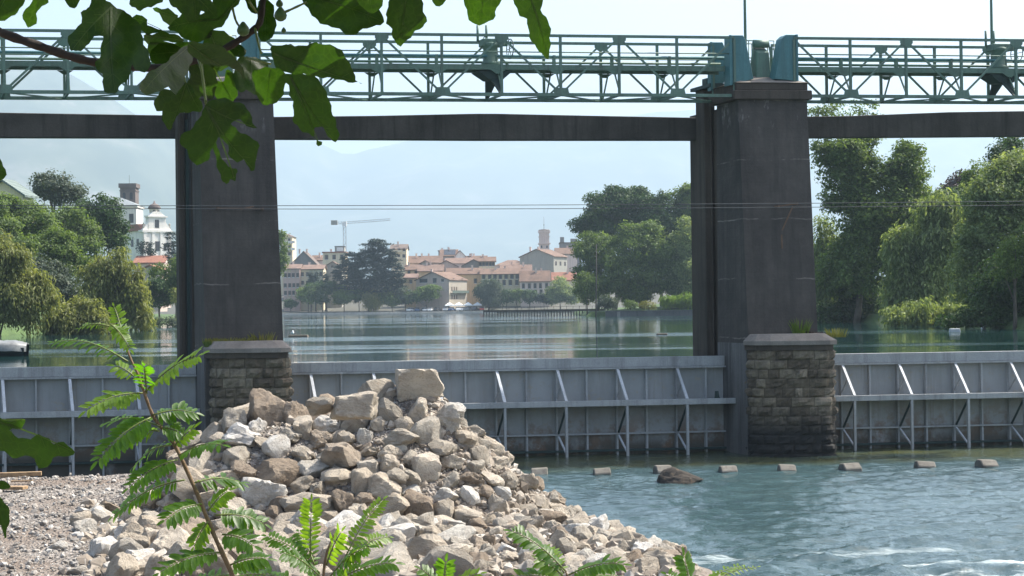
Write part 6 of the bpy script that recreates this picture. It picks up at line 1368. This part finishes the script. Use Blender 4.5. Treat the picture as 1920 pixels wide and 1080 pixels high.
LV = [
 (z54([(920, -20), (905, 70), (870, 95), (825, 130), (815, 230), (760, 300), (700, 370), (695, 470), (720, 515), (780, 515), (850, 490), (900, 440), (960, 380), (1050, 360), (1030, 440), (1015, 550), (975, 620), (960, 660), (1010, 720), (1040, 790), (1035, 860), (1065, 920), (1130, 950), (1190, 930), (1240, 840), (1290, 810), (1320, 730), (1345, 660), (1370, 700), (1430, 720), (1500, 720), (1525, 650), (1510, 560), (1460, 450), (1430, 300), (1380, 210), (1320, 160), (1290, 120), (1220, 100), (1150, 60), (1080, 0), (1050, -30)]), z54([(1130, 70)])[0], 2.5, (.3, -.5), .06),
 (z54([(0, -30), (240, -30), (200, 90), (150, 150), (90, 190), (0, 210), (-80, 200), (-90, -30)]), z54([(60, -30)])[0], 2.7, (.1, .3), .05),
 (z54([(330, -40), (300, 60), (235, 120), (240, 190), (260, 265), (310, 275), (360, 235), (375, 140), (400, 90), (460, 50), (485, -10), (420, -50)]), z54([(400, -30)])[0], 2.75, (.2, .5), .05),
 (z54([(620, -30), (680, 40), (735, 85), (770, 60), (830, -20), (720, -60)]), z54([(720, -50)])[0], 2.7, (.2, .2), .05),
 (z54([(1320, -40), (1310, 40), (1370, 80), (1420, 105), (1500, 80), (1560, 60), (1650, -10), (1500, -70)]), z54([(1490, -60)])[0], 2.7, (-.4, .2), .05),
 (z54([(1340, 180), (1440, 155), (1490, 200), (1500, 250), (1560, 290), (1640, 300), (1570, 340), (1500, 350), (1450, 320), (1400, 260)]), z54([(1630, 300)])[0], 2.72, (.3, .2), .05),
 (z6([(310, -40), (360, 50), (420, 90), (480, 140), (500, 190), (560, 235), (640, 225), (690, 190), (700, 120), (760, 170), (830, 200), (880, 205), (900, 140), (850, 60), (800, -10), (650, -80), (450, -80)]), z6([(620, -60)])[0], 2.55, (-.3, .3), .05),
 (z6([(480, 150), (390, 250), (330, 310), (440, 380), (520, 440), (640, 470), (800, 430), (850, 340), (960, 270), (1000, 200), (1060, 110), (1140, 10), (1150, -60), (900, -80), (820, 30), (700, 160), (560, 150)]), z6([(900, 220)])[0], 2.68, (.4, .4), .05),
 (z6([(160, 95), (260, 100), (330, 90), (420, 150), (430, 200), (380, 280), (340, 300), (280, 230), (230, 150)]), z6([(430, 190)])[0], 2.75, (.2, 1.6), .05),
 (z6([(60, 400), (150, 390), (260, 340), (350, 370), (450, 410), (510, 450), (450, 500), (380, 470), (280, 460), (200, 490), (100, 500)]), z6([(500, 460)])[0], 2.74, (.2, 2.2), .04),
 (z6([(110, 500), (280, 465), (400, 480), (500, 480), (560, 470), (540, 560), (430, 620), (330, 680), (230, 700), (160, 720), (120, 620)]), z6([(540, 480)])[0], 2.76, (.3, .5), .05),
 (z6([(560, 480), (680, 480), (850, 490), (960, 550), (1050, 620), (1150, 720), (1195, 890), (1120, 820), (1000, 740), (850, 740), (730, 720), (640, 660), (560, 570)]), z6([(570, 500)])[0], 2.52, (.4, 1.8), .06),
 (z6([(570, 490), (430, 590), (300, 700), (150, 800), (60, 870), (0, 1010), (90, 1055), (200, 1040), (330, 990), (420, 1055), (520, 900), (560, 780), (600, 650)]), z6([(570, 520)])[0], 2.5, (1.4, -1.3), .06),
 (z432([(380, 230), (290, 290), (180, 300), (120, 410), (150, 460), (185, 470), (190, 540), (230, 610), (270, 600), (290, 540), (340, 490), (440, 470), (500, 470), (530, 430), (480, 360), (430, 290)]), z432([(385, 240)])[0], 2.62, (-.3, .3), .06),
 (z432([(545, 420), (620, 370), (700, 360), (780, 390), (850, 420), (900, 480), (930, 560), (955, 600), (900, 600), (850, 560), (790, 540), (750, 570), (780, 610), (830, 640), (900, 670), (960, 720), (970, 780), (950, 850), (950, 920), (910, 950), (880, 900), (850, 870), (800, 880), (740, 840), (730, 780), (700, 720), (660, 680), (630, 690), (640, 760), (680, 850), (720, 920), (790, 935), (800, 980), (780, 1030), (740, 1020), (710, 1060), (680, 1040), (650, 950), (620, 840), (600, 770), (570, 840), (540, 880), (470, 905), (430, 880), (390, 780), (330, 720), (340, 660), (420, 620), (470, 560), (500, 500)]), z432([(545, 430)])[0], 2.58, (.3, .2), .08),
 (z432([(450, 110), (520, 100), (600, 180), (680, 240), (720, 120), (780, 200), (780, 270), (800, 270), (800, 340), (760, 390), (700, 380), (640, 370), (600, 320), (600, 280), (560, 210), (480, 210), (440, 250), (420, 180)]), z432([(600, 110)])[0], 2.72, (-.4, .4), .05),
 (z432([(920, 170), (960, 130), (1060, 110), (1180, 150), (1200, 220), (1170, 330), (1140, 370), (1090, 410), (1040, 425), (980, 390), (960, 320), (930, 250)]), z432([(1070, 115)])[0], 2.66, (-.2, .4), .06),
 (z27([(1370, 245), (1450, 225), (1530, 235), (1600, 215), (1690, 235), (1740, 270), (1780, 340), (1800, 405), (1835, 422), (1700, 402), (1600, 387), (1520, 377), (1470, 372), (1400, 330)]), z27([(1385, 270)])[0], 2.5, (-.5, .4), .05),
 (z432([(1170, 190), (1280, 160), (1420, 190), (1500, 280), (1550, 380), (1560, 470), (1600, 560), (1625, 660), (1610, 700), (1570, 710), (1530, 670), (1490, 600), (1450, 590), (1420, 620), (1430, 680), (1480, 720), (1470, 750), (1440, 735), (1420, 680), (1380, 650), (1330, 630), (1280, 590), (1245, 540), (1260, 460), (1250, 390), (1220, 340), (1210, 260)]), z432([(1230, 190)])[0], 2.55, (-.6, .3), .07),
 (z274([(20, -30), (60, 60), (110, 120), (190, 140), (260, 185), (330, 150), (420, 130), (437, 90), (410, 50), (380, -20), (200, -60)]), z274([(40, -20)])[0], 2.6, (-.4, .2), .05),
 (z274([(290, -30), (330, 40), (380, 65), (420, 50), (432, -20), (360, -60)]), z274([(360, -50)])[0], 2.5, (.2, .3), .05),
 (z274([(490, -40), (450, 90), (450, 120), (480, 150), (490, 210), (525, 240), (560, 205), (600, 160), (640, 140), (660, 110), (640, 60), (620, -40)]), z274([(560, -40)])[0], 2.65, (.2, .4), .05),
 (z274([(670, -30), (690, 10), (725, 35), (755, -20)]), z274([(710, -30)])[0], 2.7, (.2, .3), .03),
 (z274([(850, -40), (870, 70), (890, 120), (930, 130), (980, 110), (1010, 80), (1020, 40), (1060, -30), (950, -60)]), z274([(950, -50)])[0], 2.6, (-.3, .3), .05),
 (z274([(1105, -40), (1140, 80), (1170, 100), (1185, 170), (1210, 230), (1250, 280), (1280, 300), (1295, 230), (1290, 130), (1250, 50), (1250, -40)]), z274([(1180, -40)])[0], 2.6, (.5, .5), .06),
 ([(-30, 290), (0, 298), (9, 318), (8, 335), (-20, 338), (-40, 310)], (-30, 310), 2.6, (-.3, .2), .03),
 (sc5(3.176, 0, 560, [(-60, 690), (0, 705), (40, 730), (100, 720), (148, 725), (130, 770), (60, 785), (110, 830), (180, 830), (230, 808), (290, 840), (320, 862), (380, 850), (425, 895), (440, 932), (380, 940), (320, 950), (280, 1000), (235, 1008), (200, 960), (150, 930), (100, 950), (0, 905), (-60, 890)]), (-14, 788), 2.3, (-.3, .5), .05),
 ([(-30, 925), (0, 932), (14, 950), (18, 975), (9, 1010), (2, 985), (-30, 985)], (-30, 950), 2.4, (.3, .3), .04),
 ([(-20, 898), (8, 902), (22, 912), (6, 916), (-20, 918)], (-20, 908), 2.45, (.2, .6), .03),
 # inner leaves of the cluster round the branch
 (z6([(620, 480), (700, 560), (820, 640), (900, 760), (860, 860), (760, 830), (690, 880), (620, 800), (560, 760), (540, 620)]), z6([(610, 500)])[0], 2.7, (.3, .5), .06),
 (z6([(1330, 150), (1320, 260), (1350, 400), (1420, 480), (1500, 420), (1540, 330), (1530, 180), (1520, 60), (1440, -20), (1350, 20)]), z6([(1430, -10)])[0], 2.68, (.3, -.4), .06),
 (z6([(1180, -20), (1230, 90), (1310, 160), (1330, 120), (1330, 0), (1260, -60)]), z6([(1250, -50)])[0], 2.64, (.3, -.4), .05),
 (z6([(1530, 560), (1600, 520), (1710, 495), (1800, 560), (1760, 680), (1690, 760), (1590, 790), (1520, 700)]), z6([(1530, 600)])[0], 2.7, (.3, -.4), .06),
 (z6([(1050, 520), (1150, 500), (1210, 570), (1190, 640), (1080, 620), (1030, 570)]), z6([(1060, 540)])[0], 2.7, (.3, -.4), .05),
 ([(292, 88), (318, 80), (350, 96), (352, 124), (330, 150), (306, 165), (290, 150), (298, 126), (280, 112)], (345, 98), 2.72, (.5, -.6), .07),
 ([(352, 118), (372, 112), (398, 126), (408, 160), (396, 186), (378, 178), (366, 190), (350, 168), (356, 146)], (368, 116), 2.69, (-.5, .6), .07),
 ([(392, 62), (420, 58), (446, 84), (440, 112), (414, 132), (388, 120), (374, 96)], (396, 66), 2.73, (.6, .9), .06),
 ([(446, 112), (470, 106), (500, 118), (496, 150), (478, 178), (462, 166), (452, 176), (438, 150)], (472, 110), 2.71, (.5, -.5), .06),
 # unseen leaves added to the branch above the frame to shade the lower leaves
 ([(120, -190), (180, -250), (260, -230), (330, -170), (300, -100), (220, -60), (140, -90)], (220, -240), 2.45, (.3, -2.5), .06),
 ([(330, -160), (400, -230), (480, -210), (540, -140), (500, -80), (420, -50), (350, -90)], (430, -220), 2.6, (-.3, -2.2), .06),
 ([(520, -150), (590, -220), (680, -200), (720, -120), (660, -60), (580, -60)], (600, -210), 2.55, (.2, -2.4), .06),
 ([(640, -330), (720, -380), (800, -340), (830, -250), (780, -170), (680, -150), (620, -230)], (720, -370), 2.7, (.2, -2.0), .05),
 ([(430, -380), (520, -440), (610, -400), (630, -300), (560, -230), (460, -240), (410, -300)], (520, -430), 2.75, (-.2, -1.9), .05),
 ([(240, -400), (330, -450), (410, -400), (420, -310), (350, -250), (260, -260), (220, -330)], (330, -440), 2.7, (.2, -2.1), .05),
 ([(760, -150), (830, -220), (920, -190), (950, -100), (890, -50), (800, -60)], (850, -210), 2.65, (.2, -2.2), .05),
 ([(700, -480), (800, -540), (880, -490), (890, -390), (810, -330), (700, -360)], (790, -530), 2.8, (.2, -1.9), .05),
 ([(40, -330), (130, -400), (210, -350), (220, -260), (140, -190), (60, -220)], (130, -390), 2.6, (.1, -2.1), .05),
]
for i, (pts, base, d, tilt, cup) in enumerate(LV): fig_leaf(fig, pts, base, d + .0, tilt, cup, None, i + 1)
def stick(root, name, pxs, rad, mt, n=8):
    m = MB(); pts = [P(x, y, d) for x, y, d in pxs]; fine = []
    for i in range(len(pts) - 1):
        p0, p1_, p2_, p3 = pts[max(i - 1, 0)], pts[i], pts[i + 1], pts[min(i + 2, len(pts) - 1)]
        for k in range(5):
            s = k / 5; fine.append(.5 * (2 * p1_ + (p2_ - p0) * s + (2 * p0 - 5 * p1_ + 4 * p2_ - p3) * s * s + (3 * p1_ - p0 - 3 * p2_ + p3) * s ** 3))
    fine.append(pts[-1]); rr = [rad[0] + (rad[1] - rad[0]) * i / (len(fine) - 1) for i in range(len(fine))]
    rr = [r_ * (1 + .12 * math.sin(i * 2.1)) for i, r_ in enumerate(rr)]
    m.tube(fine, rr, n); return m.build(name, [M[mt]], root)
stick(fig, 'branch', [(-70, 25, 2.62), (0, 60, 2.62), (70, 85, 2.63), (140, 108, 2.64), (200, 120, 2.66), (300, 128, 2.66), (370, 112, 2.65), (420, 92, 2.64), (462, 66, 2.63), (486, 44, 2.62), (492, 10, 2.62), (500, -60, 2.62)], (.0078, .005), 'twig')
for pts in ([(478, 52, 2.62), (484, 80, 2.6), (490, 100, 2.58)], [(462, 108, 2.6), (485, 114, 2.56), (508, 120, 2.55)], [(372, 112, 2.62), (378, 135, 2.6), (386, 196, 2.58)], [(352, 120, 2.62), (345, 140, 2.62), (348, 156, 2.62)], [(467, 2, 2.58), (473, 12, 2.6), (482, 24, 2.62)], [(522, 28, 2.58), (545, 18, 2.58), (575, 4, 2.6)], [(436, 15, 2.62), (442, 38, 2.62), (449, 50, 2.61)], [(386, 190, 2.58), (384, 175, 2.6), (378, 120, 2.62)]):
    stick(fig, 'petiole', pts, (.0023, .0017), 'petiole', 6)
def fruit(px, py, d, r_):
    c = P(px, py, d); m = MB(); m.lathe(c, [(r_ * .2, r_ * 1.25), (r_ * .45, r_ * .95), (r_ * .85, r_ * .4), (r_, -.1 * r_), (r_ * .85, -.6 * r_), (r_ * .4, -.92 * r_), (r_ * .1, -1.0 * r_)], 14); m.build('fig_fruit', [M['figfruit']], fig)
fruit(456, 56, 2.6, .0105); fruit(526, 28, 2.58, .0105); fruit(524, 7, 2.6, .006); fruit(532, 57, 2.6, .004)
# ------------------------------------------------------------------ saplings with pinnate leaves
M['loc'] = leaf_mat('pinnate_leaf', (0.03, 0.085, 0.006), (0.045, 0.10, 0.012), .5, (4.5, 4.4, 1.0))
M['locy'] = leaf_mat('young_pinnate_leaf', (0.075, 0.145, 0.010), (0.09, 0.16, 0.018), .5, (3.9, 3.7, .9))
M['stem'] = stained('sapling_stem', (0.14, 0.09, 0.05), (0.22, 0.15, 0.09), (0.1, 0.07, 0.05), 25, streak=False)
rp = random.Random(4)
def compound(root, b0, t0, d, n=11, ll=24, mt='loc', sag=.12, dd=0.0, face=None, name='pinnate_leaf'):
    """a rachis from pixel b0 to t0 with n pairs of leaflets about ll pixels long"""
    A, Bq = P(b0[0], b0[1], d), P(t0[0], t0[1], d + dd); ax = Bq - A; L = ax.length
    side = ax.cross(-CF).normalized(); up = Vector((0, 0, 1))
    nrm = (up * .8 - CF * .55 + Vector((rp.uniform(-.3, .3), 0, 0))) if face is None else face
    nrm = (nrm - ax.normalized() * nrm.dot(ax.normalized())).normalized(); sd = ax.normalized().cross(nrm)
    pts = [A + ax * (i / 8) + up * L * sag * math.sin(math.pi * (i / 8) * .9) * .9 for i in range(9)]
    m = MB(); m.tube(pts, [.0028 * (1 - i / 10) + .0004 for i in range(9)], 5, 1)
    at = lambda s: pts[min(int(s * 8), 7)].lerp(pts[min(int(s * 8), 7) + 1], s * 8 - min(int(s * 8), 7))
    lw = ll * .97 * d / F; n = int(n * 1.45 + .5)
    for i in range(n + 1):
        s = .12 + .88 * i / n
        for e in ((-1, 1) if i < n else (0,)):
            o_ = at(s); taper = .62 + .5 * math.sin(math.pi * (.15 + .75 * i / n)); l = lw * taper * rp.uniform(.82, 1.15)
            dr = (sd * e + ax.normalized() * (.32 + .4 * i / n if e else 1) + nrm * rp.uniform(-.35, .25) - up * .12).normalized()
            wv = dr.cross(nrm).normalized(); ww = l * .185; nn = wv.cross(dr)
            prof = [(0, .12), (.14, .7), (.4, 1), (.7, .86), (.9, .5), (1, .08)]; V = []
            for q, w_ in prof:
                c = o_ + dr * (l * (q + .08)) - nn * (l * .16 * q * q); V += [c + wv * ww * w_ + nn * ww * .22 * w_, c, c - wv * ww * w_ + nn * ww * .22 * w_]
            k = [(3 * j + a, 3 * j + a + 1, 3 * j + a + 4, 3 * j + a + 3) for j in range(len(prof) - 1) for a in (0, 1)]; m.add(V, k, 0, True)
    o_ = org(root); me = bpy.data.meshes.new(name); me.from_pydata([tuple(v - o_) for v in m.v], [], m.f); me.polygons.foreach_set('material_index', m.m); me.polygons.foreach_set('use_smooth', m.sm); me.update()
    return link(name, me, [M[mt], M['petiole']], root)
SD_ = 5.0
sap = empty('locust_sapling', P(470, 1180, SD_), 'tall slender sapling with pinnate leaves leaning left in front of the weir', 'sapling')
stick(sap, 'stem', [(520, 1400, SD_), (470, 1180, SD_), (438, 1085, SD_), (400, 1000, SD_ + .02), (365, 915, SD_ + .03), (325, 830, SD_ + .03), (290, 785, SD_ + .02), (270, 735, SD_), (258, 700, SD_), (246, 675, SD_), (236, 650, SD_), (218, 618, SD_)], (.009, .0022), 'stem')
for b0, t0, n, ll, mt, dd in [
 ((232, 640), (214, 578), 7, 15, 'locy', .05), ((205, 612), (148, 618), 8, 11, 'locy', .05), ((206, 607), (244, 657), 9, 16, 'locy', -.05), ((240, 678), (98, 648), 14, 19, 'loc', .15), ((252, 706), (216, 688), 4, 20, 'locy', .0), ((268, 716), (268, 690), 3, 18, 'locy', 0),
 ((272, 735), (376, 672), 10, 26, 'locy', -.1), ((275, 738), (270, 690), 5, 22, 'loc', -.1), ((270, 737), (162, 774), 10, 26, 'locy', -.12), ((285, 782), (184, 868), 12, 30, 'loc', -.1), ((287, 778), (366, 777), 9, 26, 'loc', .05), ((304, 802), (336, 812), 4, 24, 'loc', 0),
 ((328, 836), (362, 806), 4, 24, 'locy', 0), ((298, 808), (226, 834), 8, 24, 'locy', .1), ((335, 855), (416, 838), 8, 28, 'loc', -.1), ((346, 900), (213, 973), 15, 24, 'loc', .05), ((333, 862), (242, 918), 9, 26, 'loc', -.08), ((365, 905), (452, 908), 9, 28, 'loc', .1),
 ((378, 945), (310, 978), 8, 26, 'loc', -.1), ((390, 958), (428, 922), 6, 22, 'locy', 0), ((404, 966), (496, 986), 10, 26, 'loc', .05), ((390, 978), (364, 1026), 6, 26, 'locy', 0), ((417, 1002), (476, 1026), 7, 28, 'loc', -.05), ((417, 1036), (300, 1078), 11, 28, 'loc', -.1), ((430, 1060), (500, 1050), 7, 26, 'loc', 0), ((436, 1078), (340, 1120), 10, 28, 'loc', .1),
 ((300, 800), (196, 800), 9, 24, 'loc', .15), ((320, 835), (250, 880), 8, 24, 'loc', .15)]:
    compound(sap, b0, t0, SD_ + .01, n, ll, mt, dd=dd)
sp2 = empty('locust_sapling', P(610, 1200, 5.4), 'low bushy sapling at the bottom edge before the rubble heap, one leaf upright', 'sapling')
stick(sp2, 'stem', [(640, 1320, 5.4), (612, 1200, 5.4), (606, 1100, 5.4), (612, 1040, 5.4), (628, 1000, 5.42)], (.008, .003), 'stem')
for b0, t0, n, ll, mt, dd in [((582, 1042), (584, 942), 9, 19, 'locy', 0), ((645, 1050), (718, 942), 11, 19, 'locy', .1), ((600, 1075), (500, 1010), 10, 20, 'loc', .1), ((608, 1090), (530, 1040), 9, 24, 'loc', -.1), ((612, 1060), (640, 1000), 6, 24, 'locy', -.05), ((620, 1080), (690, 1030), 9, 24, 'loc', -.1), ((622, 1095), (740, 1060), 11, 24, 'loc', 0), ((655, 1040), (730, 1010), 8, 18, 'locy', .1), ((600, 1110), (420, 1090), 14, 24, 'loc', .1), ((590, 1060), (560, 1000), 6, 22, 'loc', .1), ((640, 1090), (660, 1040), 5, 24, 'locy', -.1)]:
    compound(sp2, b0, t0, 5.4, n, ll, mt, dd=dd)
sp3 = empty('locust_sapling', P(1090, 1200, 5.6), 'low sapling at the bottom edge right of centre with long arching sprays over the rubble', 'sapling')
stick(sp3, 'stem', [(1100, 1330, 5.6), (1086, 1200, 5.6), (1072, 1110, 5.6), (1060, 1070, 5.6)], (.007, .003), 'stem')
for b0, t0, n, ll, mt, dd in [((1062, 1072), (958, 1000), 12, 23, 'loc', .05), ((1066, 1078), (1168, 1062), 11, 23, 'loc', -.05), ((1060, 1085), (1010, 1050), 6, 22, 'locy', 0), ((1070, 1095), (1160, 1085), 10, 24, 'loc', .1), ((1062, 1095), (970, 1085), 9, 24, 'loc', 0), ((1058, 1075), (1020, 1030), 6, 20, 'locy', .1)]:
    compound(sp3, b0, t0, 5.6, n, ll, mt, dd=dd)
sp4 = empty('locust_sapling', P(1300, 1200, 5.8), 'small sapling tips at the bottom edge by the white foam', 'sapling')
stick(sp4, 'stem', [(1310, 1300, 5.8), (1300, 1200, 5.8), (1296, 1110, 5.8)], (.006, .003), 'stem')
for b0, t0, n, ll, mt, dd in [((1296, 1112), (1282, 1046), 8, 22, 'loc', 0), ((1298, 1112), (1390, 1066), 9, 14, 'locy', .1), ((1300, 1116), (1350, 1082), 6, 16, 'locy', 0), ((1296, 1115), (1250, 1080), 6, 20, 'loc', .1), ((1298, 1118), (1420, 1068), 9, 10, 'locy', .1)]:
    compound(sp4, b0, t0, 5.8, n, ll, mt, dd=dd)
sp5 = empty('locust_sapling', P(840, 1220, 5.5), 'few green leaf tips reaching in at the middle of the bottom edge', 'sapling')
stick(sp5, 'stem', [(850, 1300, 5.5), (838, 1200, 5.5), (830, 1110, 5.5)], (.006, .003), 'stem')
for b0, t0, n, ll, mt, dd in [((832, 1108), (836, 1056), 6, 20, 'loc', 0), ((832, 1112), (790, 1070), 7, 20, 'loc', 0), ((834, 1112), (900, 1078), 7, 18, 'locy', 0)]:
    compound(sp5, b0, t0, 5.5, n, ll, mt, dd=dd)
# ------------------------------------------------------------------ haze: one even body of air round the whole scene
m = MB(); m.box(-8000, 8000, -400, 12000, -4.5, 1130)
x = bpy.data.materials.new('summer_haze'); x.use_nodes = True; t = x.node_tree; t.nodes.remove(t.nodes['Principled BSDF'])
v = t.nodes.new('ShaderNodeVolumePrincipled'); v.inputs['Color'].default_value = (0.63, 0.83, 1.0, 1); v.inputs['Density'].default_value = 0.00018; v.inputs['Anisotropy'].default_value = 0.2
t.links.new(v.outputs[0], t.nodes['Material Output'].inputs['Volume'])
o = m.build('haze', [x]); tag(o, 'thin blue summer haze over the lake and mountains', 'haze', kind='stuff')
